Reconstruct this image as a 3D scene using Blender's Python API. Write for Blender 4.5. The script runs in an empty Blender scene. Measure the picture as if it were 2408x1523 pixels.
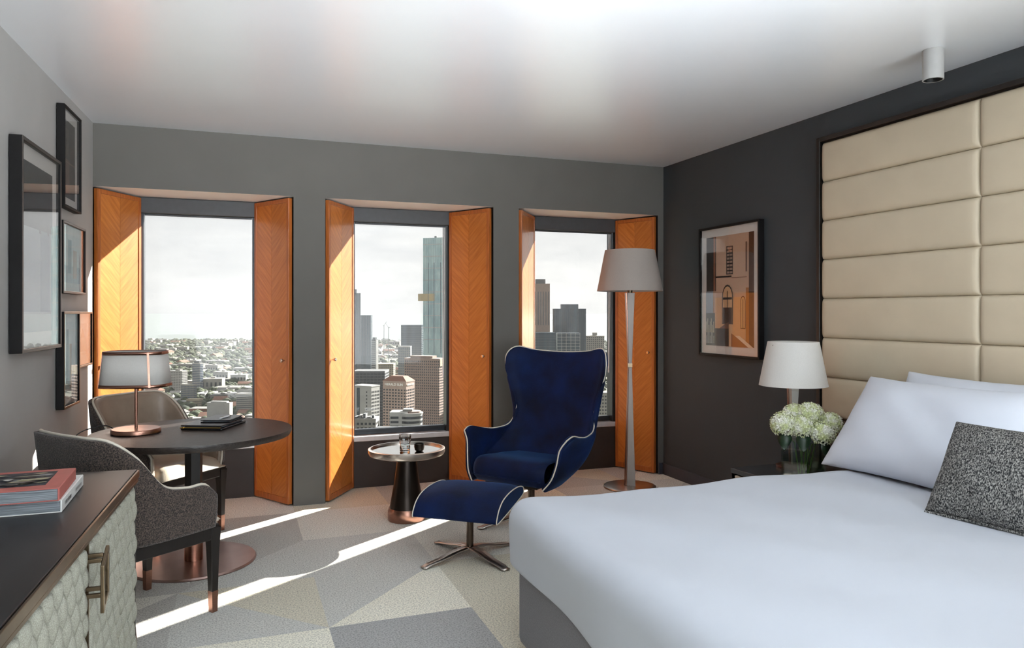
import bpy, bmesh, math, random
from math import sin, cos, pi, radians, sqrt
from mathutils import Vector, Matrix
random.seed(7)
scn = bpy.context.scene
COL = scn.collection

# ------------------------------------------------------------------ camera
YAW = radians(20.41)
cam_d = bpy.data.cameras.new('camera'); cam = bpy.data.objects.new('camera', cam_d); COL.objects.link(cam)
cam.location = (0, 0, 1.416); cam.rotation_euler = (radians(90), 0, -YAW)
cam_d.sensor_width = 36; cam_d.lens = 1750 / 2408 * 36; cam_d.shift_y = -28.5 / 2408
cam_d.clip_start = 0.05; cam_d.clip_end = 120000
scn.camera = cam

# ------------------------------------------------------------------ world, sun, large lights, exposure
world = bpy.data.worlds.new('world'); scn.world = world; world.use_nodes = True
wn = world.node_tree.nodes; wl = world.node_tree.links; wn.clear()
w_out = wn.new('ShaderNodeOutputWorld'); w_bg = wn.new('ShaderNodeBackground'); w_tc = wn.new('ShaderNodeTexCoord')
w_map = wn.new('ShaderNodeMapping'); w_map.inputs['Scale'].default_value = (3.2, 3.2, 13)
w_noise = wn.new('ShaderNodeTexNoise'); w_noise.inputs['Scale'].default_value = 1.6; w_noise.inputs['Detail'].default_value = 7; w_noise.inputs['Roughness'].default_value = .55
w_ramp = wn.new('ShaderNodeValToRGB')
w_ramp.color_ramp.elements[0].position = .36; w_ramp.color_ramp.elements[0].color = (.66, .675, .69, 1)
w_ramp.color_ramp.elements[1].position = .66; w_ramp.color_ramp.elements[1].color = (.86, .86, .85, 1)
wl.new(w_tc.outputs['Generated'], w_map.inputs['Vector']); wl.new(w_map.outputs['Vector'], w_noise.inputs['Vector'])
wl.new(w_noise.outputs['Fac'], w_ramp.inputs['Fac']); wl.new(w_ramp.outputs['Color'], w_bg.inputs['Color'])
w_bg.inputs['Strength'].default_value = 1.0; wl.new(w_bg.outputs['Background'], w_out.inputs['Surface'])

sun_d = bpy.data.lights.new('sun', 'SUN'); sun = bpy.data.objects.new('sun', sun_d); COL.objects.link(sun)
SUN_DIR = Vector((.81 * cos(radians(25)), .588 * cos(radians(25)), sin(radians(25))))
sun.rotation_euler = SUN_DIR.to_track_quat('Z', 'Y').to_euler(); sun.location = (8, 12, 12)
sun_d.energy = 29.0; sun_d.color = (1, .95, .87); sun_d.angle = radians(.6)

def area(name, loc, target, sx, sy, power, col=(1, 1, 1)):
    d = bpy.data.lights.new(name, 'AREA'); d.shape = 'RECTANGLE'; d.size = sx; d.size_y = sy; d.energy = power; d.color = col
    o = bpy.data.objects.new(name, d); COL.objects.link(o); o.location = loc
    o.rotation_euler = (Vector(loc) - Vector(target)).to_track_quat('Z', 'Y').to_euler()
    return o
# added fill lights behind the camera, bounced off the rear wall and ceiling
area('rear_wall_fill', (1.2, -.9, .75), (1.2, -2.45, .55), 3.6, 1.1, 330, (.92, .97, 1.0))
up = area('rear_ceiling_fill', (2.3, -1.2, .8), (2.3 - .3, -1.2 + .82, .8 + .5), 1.6, 1.2, 46, (.92, .97, 1.0)); up.data.spread = radians(52)

scn.view_settings.view_transform = 'Standard'; scn.view_settings.look = 'None'
scn.view_settings.exposure = 0.1; scn.view_settings.gamma = 1.0; scn.view_settings.use_curve_mapping = False
scn.cycles.use_denoising = True
scn.cycles.max_bounces = 7; scn.cycles.diffuse_bounces = 4; scn.cycles.glossy_bounces = 4
scn.cycles.use_adaptive_sampling = True; scn.cycles.adaptive_threshold = .1; scn.cycles.adaptive_min_samples = 20; scn.cycles.volume_bounces = 0
scn.cycles.transmission_bounces = 8; scn.cycles.transparent_max_bounces = 24
scn.cycles.caustics_reflective = False; scn.cycles.caustics_refractive = False
scn.cycles.sample_clamp_indirect = 6.0

# ------------------------------------------------------------------ materials
def lin(c):
    c = c / 255
    return c / 12.92 if c <= .04045 else ((c + .055) / 1.055) ** 2.4
def S(r, g, b): return (lin(r), lin(g), lin(b), 1)
MATS = {}
def mat(name, col, rough=.6, metal=0, spec=.5, var=.06, scale=30, bump=0, bscale=None, col2=None, stretch=(1, 1, 1), detail=4, coat=0, sheen=0, rot=(0, 0, 0), trans=0, ramp=(.35, .65), space='Object', sheen_tint=None):
    m = bpy.data.materials.new(name); m.use_nodes = True; n = m.node_tree.nodes; l = m.node_tree.links
    b = n['Principled BSDF']
    tc = n.new('ShaderNodeTexCoord'); mp = n.new('ShaderNodeMapping'); mp.vector_type = 'TEXTURE'; mp.inputs['Scale'].default_value = tuple(1 / q for q in stretch); mp.inputs['Rotation'].default_value = rot
    l.new(tc.outputs[space], mp.inputs['Vector'])
    nz = n.new('ShaderNodeTexNoise'); nz.inputs['Scale'].default_value = scale; nz.inputs['Detail'].default_value = detail
    l.new(mp.outputs['Vector'], nz.inputs['Vector'])
    rp = n.new('ShaderNodeValToRGB'); rp.color_ramp.elements[0].position = ramp[0]; rp.color_ramp.elements[1].position = ramp[1]
    c1 = tuple(max(0, x * (1 - var)) for x in col[:3]) + (1,); c2 = tuple(min(1, x * (1 + var)) for x in col[:3]) + (1,)
    if col2: c1, c2 = col, col2
    rp.color_ramp.elements[0].color = c1; rp.color_ramp.elements[1].color = c2
    l.new(nz.outputs['Fac'], rp.inputs['Fac']); l.new(rp.outputs['Color'], b.inputs['Base Color'])
    b.inputs['Roughness'].default_value = rough; b.inputs['Metallic'].default_value = metal
    b.inputs['Specular IOR Level'].default_value = spec; b.inputs['Coat Weight'].default_value = coat; b.inputs['Coat Roughness'].default_value = .15
    b.inputs['Sheen Weight'].default_value = sheen
    if sheen_tint: b.inputs['Sheen Tint'].default_value = sheen_tint; b.inputs['Sheen Roughness'].default_value = .35
    if bump:
        bz = n.new('ShaderNodeTexNoise'); bz.inputs['Scale'].default_value = bscale or scale; bz.inputs['Detail'].default_value = 3
        l.new(mp.outputs['Vector'], bz.inputs['Vector'])
        bp = n.new('ShaderNodeBump'); bp.inputs['Strength'].default_value = bump; bp.inputs['Distance'].default_value = .01
        l.new(bz.outputs['Fac'], bp.inputs['Height']); l.new(bp.outputs['Normal'], b.inputs['Normal'])
    if trans:
        o = n['Material Output']; t = n.new('ShaderNodeBsdfTranslucent'); l.new(rp.outputs['Color'], t.inputs['Color'])
        mx = n.new('ShaderNodeMixShader'); mx.inputs['Fac'].default_value = trans
        l.new(b.outputs['BSDF'], mx.inputs[1]); l.new(t.outputs['BSDF'], mx.inputs[2]); l.new(mx.outputs['Shader'], o.inputs['Surface'])
    MATS[name] = m
    return m
def glass(name, tint=(.96, .975, .97, 1), f0=.03, rough=0.0):
    """thin clear glass: straight transmission plus an angle-dependent mirror reflection"""
    m = bpy.data.materials.new(name); m.use_nodes = True; n = m.node_tree.nodes; l = m.node_tree.links; n.clear()
    o = n.new('ShaderNodeOutputMaterial'); t = n.new('ShaderNodeBsdfTransparent'); g = n.new('ShaderNodeBsdfGlossy'); mx = n.new('ShaderNodeMixShader')
    lw = n.new('ShaderNodeLayerWeight'); lw.inputs['Blend'].default_value = .5
    pw = n.new('ShaderNodeMath'); pw.operation = 'POWER'; pw.inputs[1].default_value = 5
    ma = n.new('ShaderNodeMath'); ma.operation = 'MULTIPLY_ADD'; ma.inputs[1].default_value = 1 - f0; ma.inputs[2].default_value = f0; ma.use_clamp = True
    l.new(lw.outputs['Facing'], pw.inputs[0]); l.new(pw.outputs[0], ma.inputs[0]); l.new(ma.outputs[0], mx.inputs['Fac'])
    nz = n.new('ShaderNodeTexNoise'); nz.inputs['Scale'].default_value = 3; rp = n.new('ShaderNodeValToRGB')
    rp.color_ramp.elements[0].color = tint; rp.color_ramp.elements[1].color = tuple(min(1, c * 1.01) for c in tint[:3]) + (1,)
    l.new(nz.outputs['Fac'], rp.inputs['Fac']); l.new(rp.outputs['Color'], t.inputs['Color'])
    g.inputs['Roughness'].default_value = rough
    l.new(t.outputs['BSDF'], mx.inputs[1]); l.new(g.outputs['BSDF'], mx.inputs[2]); l.new(mx.outputs['Shader'], o.inputs['Surface'])
    MATS[name] = m
    return m
def clear_glass(name, col, ior):
    m = mat(name, col, .02, var=.01, scale=5); b = m.node_tree.nodes['Principled BSDF']
    b.inputs['Transmission Weight'].default_value = 1; b.inputs['IOR'].default_value = ior
    return m
def print_mat(name, rough=.5):
    m = bpy.data.materials.new(name); m.use_nodes = True; n = m.node_tree.nodes; l = m.node_tree.links; b = n['Principled BSDF']
    a = n.new('ShaderNodeVertexColor'); a.layer_name = 'Col'
    nz = n.new('ShaderNodeTexNoise'); nz.inputs['Scale'].default_value = 60
    tc = n.new('ShaderNodeTexCoord'); l.new(tc.outputs['Object'], nz.inputs['Vector'])
    mx = n.new('ShaderNodeMix'); mx.data_type = 'RGBA'; mx.blend_type = 'MULTIPLY'; mx.inputs['Factor'].default_value = .15
    l.new(a.outputs['Color'], mx.inputs['A']); l.new(nz.outputs['Color'], mx.inputs['B']); l.new(mx.outputs['Result'], b.inputs['Base Color'])
    b.inputs['Roughness'].default_value = rough
    MATS[name] = m
    return m

M_wall = mat('taupe_wall_paint', S(100, 97, 92), .75, var=.03, scale=3, bump=.03, bscale=300)
M_wall_l = mat('warm_grey_wall_paint', S(170, 168, 165), .6, var=.03, scale=3, bump=.03, bscale=300)
M_wall_r = mat('charcoal_wall_paint', S(58, 63, 67), .7, var=.03, scale=3, bump=.03, bscale=300)
M_ceil = mat('white_satin_ceiling_paint', S(238, 241, 246), .38, spec=1.0, var=.01, scale=2, coat=1.0)
M_ceil.node_tree.nodes['Principled BSDF'].inputs['Coat Roughness'].default_value = .31
M_soffit = mat('white_reveal_paint', S(238, 238, 236), .6, var=.02, scale=4)
M_dark = mat('dark_bronze_lining', S(44, 37, 33), .5, var=.1, scale=20)
M_apron = mat('dark_brown_panel', S(48, 38, 34), .55, var=.1, scale=6)
M_base = mat('slate_skirting_paint', S(62, 64, 72), .5, var=.04)
M_alu = mat('anodised_window_metal', S(62, 66, 70), .35, metal=.5, var=.05)
M_sill = mat('pale_metal_sill', S(214, 215, 217), .3, metal=.4, var=.04)
M_blind = mat('grey_blind_cassette', S(66, 68, 71), .5, var=.05)
M_pane = glass('window_glass', (.98, .985, .985, 1), .02)
M_picglass = glass('picture_glass', (.97, .97, .97, 1), .05)
M_woodframe = mat('shutter_stile_wood', S(172, 96, 42), .35, var=.2, scale=8, stretch=(14, 14, .8), coat=.3)
M_knob = mat('satin_nickel', S(190, 184, 175), .25, metal=1, var=.03)
def veneer(name, ang, k=1.0):
    return mat(name, S(178 * k, 98 * k, 38 * k), .34, col2=S(214 * k, 134 * k, 62 * k), scale=5, stretch=(1.0, 1.0, 12), rot=(0, ang, 0), coat=.35, ramp=(.25, .75), detail=6)
M_ven1 = veneer('veneer_rising_grain', radians(42)); M_ven2 = veneer('veneer_falling_grain', radians(-42), .94)
M_oak = mat('dark_stained_oak', S(30, 25, 23), .4, col2=S(52, 44, 40), scale=14, stretch=(1, 16, 1), bump=.35, bscale=22)
M_oakleg = mat('espresso_wood', S(28, 24, 23), .4, var=.15, scale=20, stretch=(6, 6, 1))
M_copper = mat('brushed_copper', S(158, 118, 102), .3, metal=1, var=.08, scale=30, stretch=(1, 1, 10))
M_bronze = mat('bronze_table_base', S(172, 146, 138), .36, metal=1, var=.05, scale=10)
M_bronze2 = mat('antique_bronze_trim', S(120, 104, 84), .3, metal=1, var=.1, scale=18)
M_gun = mat('gunmetal_column', S(46, 40, 36), .32, metal=.85, var=.06, scale=14)
M_mirror = mat('smoked_mirror_top', S(190, 186, 180), .06, metal=1, var=.02)
M_steel = mat('brushed_bronze_steel', S(192, 184, 177), .3, metal=1, var=.05, scale=20)
M_pole = mat('dark_bronze_tube', S(92, 80, 72), .3, metal=1, var=.05)
M_tweed = mat('brown_tweed_fabric', S(30, 24, 22), .9, col2=S(98, 84, 76), scale=190, bump=.4, bscale=190, sheen=.2, detail=2, ramp=(.38, .68))
M_leather = mat('taupe_leather', S(154, 137, 121), .42, var=.06, scale=12, bump=.05, bscale=90)
M_cream = mat('cream_leather', S(205, 194, 176), .36, var=.05, scale=10, bump=.05, bscale=90)
M_pipe = mat('ivory_piping', S(214, 206, 190), .5, var=.05)
M_velvet = mat('royal_blue_velvet', S(4, 14, 38), .7, col2=S(8, 29, 72), scale=5, bump=.12, bscale=120, sheen=.35, sheen_tint=(.10, .28, .7, 1), spec=.2)
M_shade = mat('white_linen_shade', S(243, 241, 237), .8, var=.02, scale=200, trans=.45)
M_shade_in = mat('cream_shade', S(178, 168, 160), .8, var=.03, scale=200, trans=.15)
M_stem = mat('taupe_lamp_stem', S(176, 166, 158), .45, var=.05, scale=6)
M_stemgrey = mat('pale_grey_lamp_stem', S(196, 194, 188), .45, var=.04, scale=6)
M_black = mat('black_leather', S(22, 22, 26), .35, var=.15, scale=40, bump=.1, bscale=120)
M_rubber = mat('black_cord', S(18, 18, 18), .5, var=.1)
M_brass = mat('brass_zip', S(220, 190, 110), .3, metal=1, var=.05)
M_white = mat('white_gloss_plastic', S(235, 235, 235), .4, var=.02)
M_duvet = mat('white_cotton_duvet', S(186, 190, 198), .85, var=.015, scale=2.5, bump=.12, bscale=5, sheen=.1)
M_pillow = mat('white_cotton_pillowcase', S(204, 208, 217), .85, var=.015, scale=4, bump=.15, bscale=8)
M_bedbase = mat('grey_upholstered_bed_base', S(106, 104, 109), .9, var=.12, scale=160, bump=.2, bscale=200, sheen=.2)
M_cush = mat('black_and_white_tweed', S(20, 22, 26), .95, col2=S(160, 158, 153), scale=190, bump=.5, bscale=190, detail=3, stretch=(1.5, .7, 1), ramp=(.42, .66))
M_pad = mat('beige_leather_pad', S(196, 182, 158), .48, var=.03, scale=5, bump=.04, bscale=200)
M_hbframe = mat('black_walnut_trim', S(26, 22, 20), .35, var=.2, scale=14, stretch=(1, 1, 8))
M_hbpanel = mat('dark_walnut_panel', S(44, 33, 28), .35, var=.2, scale=10, stretch=(1, 8, 1))
M_night = mat('slate_lacquer_top', S(56, 60, 64), .25, var=.06, scale=8)
M_nightbody = mat('black_nightstand_wood', S(34, 29, 27), .4, var=.15, scale=12)
M_drawer = mat('woven_beige_drawer_front', S(176, 160, 140), .8, var=.15, scale=120, bump=.3, bscale=160)
M_quilt = mat('sage_grey_quilted_fabric', S(138, 137, 125), .85, col2=S(170, 169, 156), scale=380, bump=.12, bscale=380, detail=2)
M_credtop = mat('black_oak_top', S(16, 16, 18), .34, col2=S(34, 33, 34), scale=10, stretch=(1, .06, 1), spec=.35, detail=8, bump=.1)
M_credbody = mat('black_oak_carcass', S(34, 30, 28), .4, var=.2, scale=14)
M_pages = mat('grey_page_block', S(84, 90, 95), .8, col2=S(146, 152, 157), scale=20, stretch=(.4, .4, 18))
M_red = mat('dusty_red_cover', S(176, 96, 88), .5, var=.06, scale=20)
M_wcover = mat('white_cover', S(226, 226, 222), .5, var=.03)
M_print = print_mat('colour_print')
M_mat = mat('ivory_picture_mat', S(226, 222, 216), .8, var=.02)
M_frameblk = mat('black_picture_frame', S(15, 13, 13), .55, spec=.25, var=.15, scale=30)
M_framehi = mat('highlight_grey_frame_face', S(96, 90, 86), .35, metal=.6, var=.06)  # lighter grey face stands in for reflected highlights on a black frame
M_tumb = clear_glass('cut_glass', (.95, .97, .97, 1), 1.5)
M_water = glass('vase_water', (.88, .93, .86, 1), .06, .02)
M_vase = glass('vase_glass', (.90, .93, .92, 1), .13, .03)
M_petal = mat('white_green_petals', S(208, 216, 160), .7, col2=S(240, 240, 228), scale=26, detail=2, ramp=(.38, .58), trans=.25)
M_leaf = mat('dark_green_leaf', S(18, 44, 22), .45, var=.3, scale=30)
M_stalk = mat('green_stalk', S(110, 150, 70), .5, var=.1)
M_paintwhite = mat('white_fitting_paint', S(168, 167, 165), .45, var=.02)
M_inner = mat('black_reflector', S(20, 20, 20), .4, var=.05)

# ------------------------------------------------------------------ mesh helpers
class B:
    def __init__(s): s.v = []; s.f = []; s.m = []; s.c = None
    def add(s, vs, fs, mi=0):
        k = len(s.v); s.v += [tuple(p) for p in vs]; s.f += [tuple(i + k for i in f) for f in fs]; s.m += [mi] * len(fs); return s
    def box(s, x0, x1, y0, y1, z0, z1, mi=0, M=None):
        vs = [(x, y, z) for z in (z0, z1) for y in (y0, y1) for x in (x0, x1)]
        if M: vs = [M @ Vector(p) for p in vs]
        return s.add(vs, [(0, 2, 3, 1), (4, 5, 7, 6), (0, 1, 5, 4), (2, 6, 7, 3), (0, 4, 6, 2), (1, 3, 7, 5)], mi)
    def prism(s, poly, z0, z1, mi=0, side=None):
        n = len(poly); vs = [(x, y, z0) for x, y in poly] + [(x, y, z1) for x, y in poly]
        s.add(vs, [tuple(range(n))[::-1], tuple(range(n, 2 * n))], mi)
        k = len(s.v) - 2 * n
        for i in range(n):
            j = (i + 1) % n; s.f.append((k + i, k + j, k + n + j, k + n + i)); s.m.append(side[i] if side else mi)
        return s
    def lathe(s, prof, n=32, c=(0, 0), mi=0, sx=1, sy=1, rot=0, cap=True):
        k = len(s.v)
        for r, z in prof:
            for i in range(n):
                a = 2 * pi * i / n + rot; s.v.append((c[0] + r * sx * cos(a), c[1] + r * sy * sin(a), z))
        for q in range(len(prof) - 1):
            for i in range(n):
                j = (i + 1) % n; s.f.append((k + q * n + i, k + q * n + j, k + (q + 1) * n + j, k + (q + 1) * n + i)); s.m.append(mi)
        if cap:
            s.f.append(tuple(k + i for i in range(n))[::-1]); s.m.append(mi)
            e = k + (len(prof) - 1) * n; s.f.append(tuple(e + i for i in range(n))); s.m.append(mi)
        return s
    def tube(s, pts, r, n=8, mi=0, closed=False):
        pts = [Vector(p) for p in pts]; N = len(pts); k = len(s.v); up = None
        rr = r if isinstance(r, (list, tuple)) else [r] * N
        for i, p in enumerate(pts):
            if closed: t = pts[(i + 1) % N] - pts[i - 1]
            else: t = pts[min(i + 1, N - 1)] - pts[max(i - 1, 0)]
            t.normalize()
            if up is None: up = Vector((0, 0, 1)) if abs(t.z) < .9 else Vector((1, 0, 0))
            a = t.cross(up); a.normalize(); b = a.cross(t); b.normalize(); up = b
            for j in range(n):
                w = 2 * pi * j / n; s.v.append(tuple(p + (a * cos(w) + b * sin(w)) * rr[i]))
        for i in range(N if closed else N - 1):
            i2 = (i + 1) % N
            for j in range(n):
                j2 = (j + 1) % n; s.f.append((k + i * n + j, k + i * n + j2, k + i2 * n + j2, k + i2 * n + j)); s.m.append(mi)
        if not closed:
            s.f.append(tuple(k + j for j in range(n))); s.m.append(mi)
            s.f.append(tuple(k + (N - 1) * n + j for j in range(n))[::-1]); s.m.append(mi)
        return s
    def grid(s, P, mi=0, closed=False):
        nu, nv = len(P), len(P[0]); k = len(s.v)
        for row in P: s.v += [tuple(p) for p in row]
        for i in range(nu - 1):
            for j in range(nv if closed else nv - 1):
                j2 = (j + 1) % nv; s.f.append((k + i * nv + j, k + (i + 1) * nv + j, k + (i + 1) * nv + j2, k + i * nv + j2)); s.m.append(mi)
        return s
    def mesh(s, name, mats, smooth=None):
        me = bpy.data.meshes.new(name); me.from_pydata(s.v, [], s.f)
        for m in (mats if isinstance(mats, (list, tuple)) else [mats]): me.materials.append(m)
        me.polygons.foreach_set('material_index', s.m)
        if smooth is not None:
            me.polygons.foreach_set('use_smooth', [True] * len(me.polygons))
        me.update()
        if smooth is not None and smooth < 179: me.set_sharp_from_angle(angle=radians(smooth))
        return me
    def build(s, name, mats, parent=None, smooth=None, bevel=0, seg=2, sub=0, solid=None, matoff=0, fix=False, loc=None, rotz=None):
        me = s.mesh(name, mats, smooth)
        if fix:
            bm = bmesh.new(); bm.from_mesh(me); bmesh.ops.remove_doubles(bm, verts=bm.verts, dist=1e-5); bmesh.ops.recalc_face_normals(bm, faces=bm.faces); bm.to_mesh(me); bm.free()
        o = bpy.data.objects.new(name, me); COL.objects.link(o)
        if parent: o.parent = parent
        if loc: o.location = loc
        if rotz is not None: o.rotation_euler = (0, 0, rotz)
        if solid:
            md = o.modifiers.new('solid', 'SOLIDIFY'); md.thickness = solid; md.offset = 0; md.material_offset = matoff; md.material_offset_rim = 0
        if bevel:
            md = o.modifiers.new('bevel', 'BEVEL'); md.width = bevel; md.segments = seg; md.limit_method = 'ANGLE'; md.angle_limit = radians(40)
        if sub:
            md = o.modifiers.new('sub', 'SUBSURF'); md.levels = sub; md.render_levels = sub
        return o
def tag(o, label, cat, group=None, kind=None):
    o['label'] = label; o['category'] = cat
    if group: o['group'] = group
    if kind: o['kind'] = kind
    return o
def struct(o): o['kind'] = 'structure'; return o
def thing(name, loc, rotz=0, label=None, cat=None, group=None, kind=None):
    o = bpy.data.objects.new(name, None); COL.objects.link(o); o.location = loc; o.rotation_euler = (0, 0, rotz); o.empty_display_size = .1
    if label: tag(o, label, cat, group)
    if kind: o['kind'] = kind
    return o
def copy_tree(o, parent=None):
    c = o.copy(); COL.objects.link(c); c.parent = parent
    for ch in o.children: copy_tree(ch, c)
    return c
def cat(p, t):
    n = len(p) - 1; x = t * n; i = min(int(x), n - 1); u = x - i
    a, b, c, d = p[max(i - 1, 0)], p[i], p[i + 1], p[min(i + 2, n)]
    return (b * 2 + (c - a) * u + (a * 2 - b * 5 + c * 4 - d) * u * u + (b * 3 - a - c * 3 + d) * u ** 3) * .5
def net(cols, nu, nv):
    cols = [[Vector(p) for p in c] for c in cols]; R = len(cols[0])
    out = []
    for i in range(nu):
        t = i / (nu - 1); line = [cat([c[r] for c in cols], t) for r in range(R)]
        out.append([cat(line, j / (nv - 1)) for j in range(nv)])
    return out
def mirror_cols(half):
    return [[(-x, y, z) for x, y, z in c] for c in half[:0:-1]] + half
def rects_mesh(name, rects, parent, tf, mat=None):
    """flat print: coloured polygons (u,v points, colour) mapped by tf(u, v, layer)"""
    vs, fs, cs = [], [], []
    for li, (pts, col) in enumerate(rects):
        k = len(vs); vs += [tf(u, v, li) for u, v in pts]; fs.append(tuple(range(k, k + len(pts)))); cs += [col] * len(pts)
    me = bpy.data.meshes.new(name); me.from_pydata(vs, [], fs); me.materials.append(mat or M_print)
    at = me.color_attributes.new('Col', 'FLOAT_COLOR', 'CORNER')
    for i, c in enumerate(cs): at.data[i].color = c
    o = bpy.data.objects.new(name, me); COL.objects.link(o); o.parent = parent
    return o
def R4(u0, v0, u1, v1): return [(u0, v0), (u1, v0), (u1, v1), (u0, v1)]

# ------------------------------------------------------------------ room shell
CEIL = 2.68; YB = 5.64; YG = 6.04; XR = 3.512; HEAD = 2.258
LW = radians(-2.62)                                        # the left wall runs slightly off square
def lwx(y): return -.892 - (YB - y) * math.tan(radians(2.62))
# carpet: squares of about two thirds of a metre, many split corner to corner
tones = [S(174, 172, 166), S(206, 204, 195), S(196, 190, 172), S(220, 216, 201), S(156, 156, 154), S(187, 186, 180)]
M_tones = []
for i, t in enumerate(tones):
    a = tuple(x * .6 for x in t[:3]) + (1,); b_ = tuple(min(1, x * 1.4) for x in t[:3]) + (1,)
    M_tones.append(mat('carpet_tone_%d' % i, a, .95, col2=b_, scale=130, bump=.4, bscale=130, detail=3, sheen=.15, ramp=(.28, .58)))
fl = B(); known = {(1, 1): ('/', 3, 5), (1, 0): ('', 4, 4), (0, 0): ('', 3, 3), (0, 1): ('\\', 2, 5), (2, 1): ('', 2, 2), (2, 2): ('', 1, 1), (1, 2): ('', 5, 5), (2, 0): ('', 2, 2),
                   (0, 2): ('/', 5, 0), (-1, 1): ('/', 0, 1), (0, 3): ('', 0, 0), (1, 3): ('', 1, 1), (2, 3): ('', 1, 1)}
rnd = random.Random(5); CS = .667; GX0 = -.272; GY0 = 2.735
for ix in range(-2, 7):
    for iy in range(-8, 6):
        x0, x1 = max(GX0 + ix * CS, -1.36), min(GX0 + (ix + 1) * CS, 3.62); y0, y1 = max(GY0 + iy * CS * 1.02, -2.45), min(GY0 + (iy + 1) * CS * 1.02, 6.16)
        if x1 <= x0 or y1 <= y0: continue
        d, ta, tb = known.get((ix, iy), (rnd.choice(['/', '\\', '', '']), rnd.choice([0, 1, 2, 3, 5]), rnd.choice([0, 1, 4, 5])))
        if d == '/': fl.add([(x0, y0, 0), (x1, y0, 0), (x1, y1, 0)], [(0, 1, 2)], ta).add([(x0, y0, 0), (x1, y1, 0), (x0, y1, 0)], [(0, 1, 2)], tb)
        elif d == '\\': fl.add([(x0, y0, 0), (x1, y0, 0), (x0, y1, 0)], [(0, 1, 2)], tb).add([(x1, y0, 0), (x1, y1, 0), (x0, y1, 0)], [(0, 1, 2)], ta)
        else: fl.add([(x0, y0, 0), (x1, y0, 0), (x1, y1, 0), (x0, y1, 0)], [(0, 1, 2, 3)], ta)
fl.box(-1.36, 3.62, -2.45, 6.16, -.08, -.002)
struct(fl.build('floor', M_tones))
struct(B().box(-1.36, 3.62, -2.45, 6.3, CEIL, CEIL + .12).build('ceiling', M_ceil))
OPEN = [(-.892, .399), (.625, 1.939), (2.158, 3.456)]       # wall openings
INN = [(-.64, .137), (.893, 1.678), (2.458, 3.245)]         # clear width between the shutters at the glass
wb = B(); YO = 6.3
def pier(xa, xb, la, lb):
    # la / lb: x of the pocket end at the glass on the left / right side of the pier
    poly = [(xa, YB), (xb, YB)]; side = [0]
    if lb is not None: poly += [(xb - .02, YB + .02), (lb, YG), (lb, YO)]; side += [0, 1, 1]
    else: poly += [(xb, YO)]; side += [0]
    if la is not None: poly += [(la, YO), (la, YG), (xa + .02, YB + .02)]; side += [0, 1, 1, 0]
    else: poly += [(xa, YO)]; side += [0, 0]
    wb.prism(poly, 0, HEAD, 0, side)
pier(-1.2, OPEN[0][0], None, INN[0][0] - .06)
pier(OPEN[0][1], OPEN[1][0], INN[0][1] + .06, INN[1][0] - .06)
pier(OPEN[1][1], OPEN[2][0], INN[1][1] + .06, INN[2][0] - .06)
pier(OPEN[2][1], 3.6, INN[2][1] + .06, None)
k = len(wb.f); wb.box(-1.2, 3.6, YB, YO, HEAD, CEIL)
wb.m[k] = 2
struct(wb.build('wall_back', [M_wall, M_dark, M_soffit]))
u = Vector((-sin(LW), cos(LW), 0))
o = struct(B().box(-.12, 0, -8.2, 0, 0, CEIL).build('wall_left', M_wall_l)); o.location = (-.892, YB, 0); o.rotation_euler = (0, 0, LW)
struct(B().box(XR, XR + .1, -2.45, YB, 0, CEIL).build('wall_right', M_wall_r))
struct(B().box(-1.36, XR, -2.55, -2.45, 0, CEIL).build('wall_rear', M_ceil))
struct(B().box(XR - .014, XR, 3.74, YB, 0, .1).build('baseboard_right', M_base, bevel=.003))
struct(B().box(3.462, XR - .014, YB - .014, YB, 0, .1).build('baseboard_back', M_base, bevel=.003))

# windows
for i, (a, b) in enumerate(INN):
    w = thing('window_%d' % (i + 1), ((a + b) / 2, YG, 0), kind='structure')
    h = (b - a) / 2; fr = B()
    z0, z1 = .385, HEAD
    for x0, x1, q0, q1 in ((-h - .06, -h + .012, z0, z1), (h - .012, h + .06, z0, z1)): fr.box(x0, x1, .02, .12, q0, q1)
    fr.box(-h + .012, h - .012, .07, .12, z0 + .03, z0 + .075); fr.box(-h + .012, h - .012, .07, .12, z1 - .1, z1)
    fr.build('window_frame', M_alu, w, bevel=.004)
    B().box(-h, h, .092, .1, z0 + .06, z1 - .05).build('glass_pane', M_pane, w)
    B().box(-h - .05, h + .05, -.012, .12, z0 - .012, z0 + .03).build('window_sill', M_sill, w, bevel=.005)
    t = struct(B().box(a - .06, b + .06, YG, YG + .2, 0, .372).build('trim_%d' % (i + 1), M_apron))
BL = ['slim dark roller blind cassette over the window behind the round dining table', 'slim dark roller blind cassette over the middle window', 'slim dark roller blind cassette with white pull cord beside the floor lamp']
for i, (a, b) in enumerate(INN):
    r = thing('roller_blind', ((a + b) / 2, YG, HEAD), 0, BL[i], 'blind', 'roller blinds')
    h = (b - a) / 2
    B().box(-h - .05, h + .05, -.01, .068, -.118, -.002).build('cassette', M_blind, r, bevel=.006)
    B().box(-h + .015, h - .015, .03, .045, -.132, -.118).build('bottom_bar', M_blind, r, bevel=.003)
    if i != 0:
        B().tube([(h - .035, .05, -.12), (h - .035, .05, -.7), (h - .036, .05, -1.35)], .0025, 6).tube([(h - .02, .05, -.12), (h - .02, .05, -.7), (h - .03, .05, -1.35)], .0025, 6).lathe([(.004, -1.40), (.007, -1.39), (.006, -1.34), (.003, -1.33)], 10, (h - .033, .05)).build('pull_cord', M_white, r, smooth=40)

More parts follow.
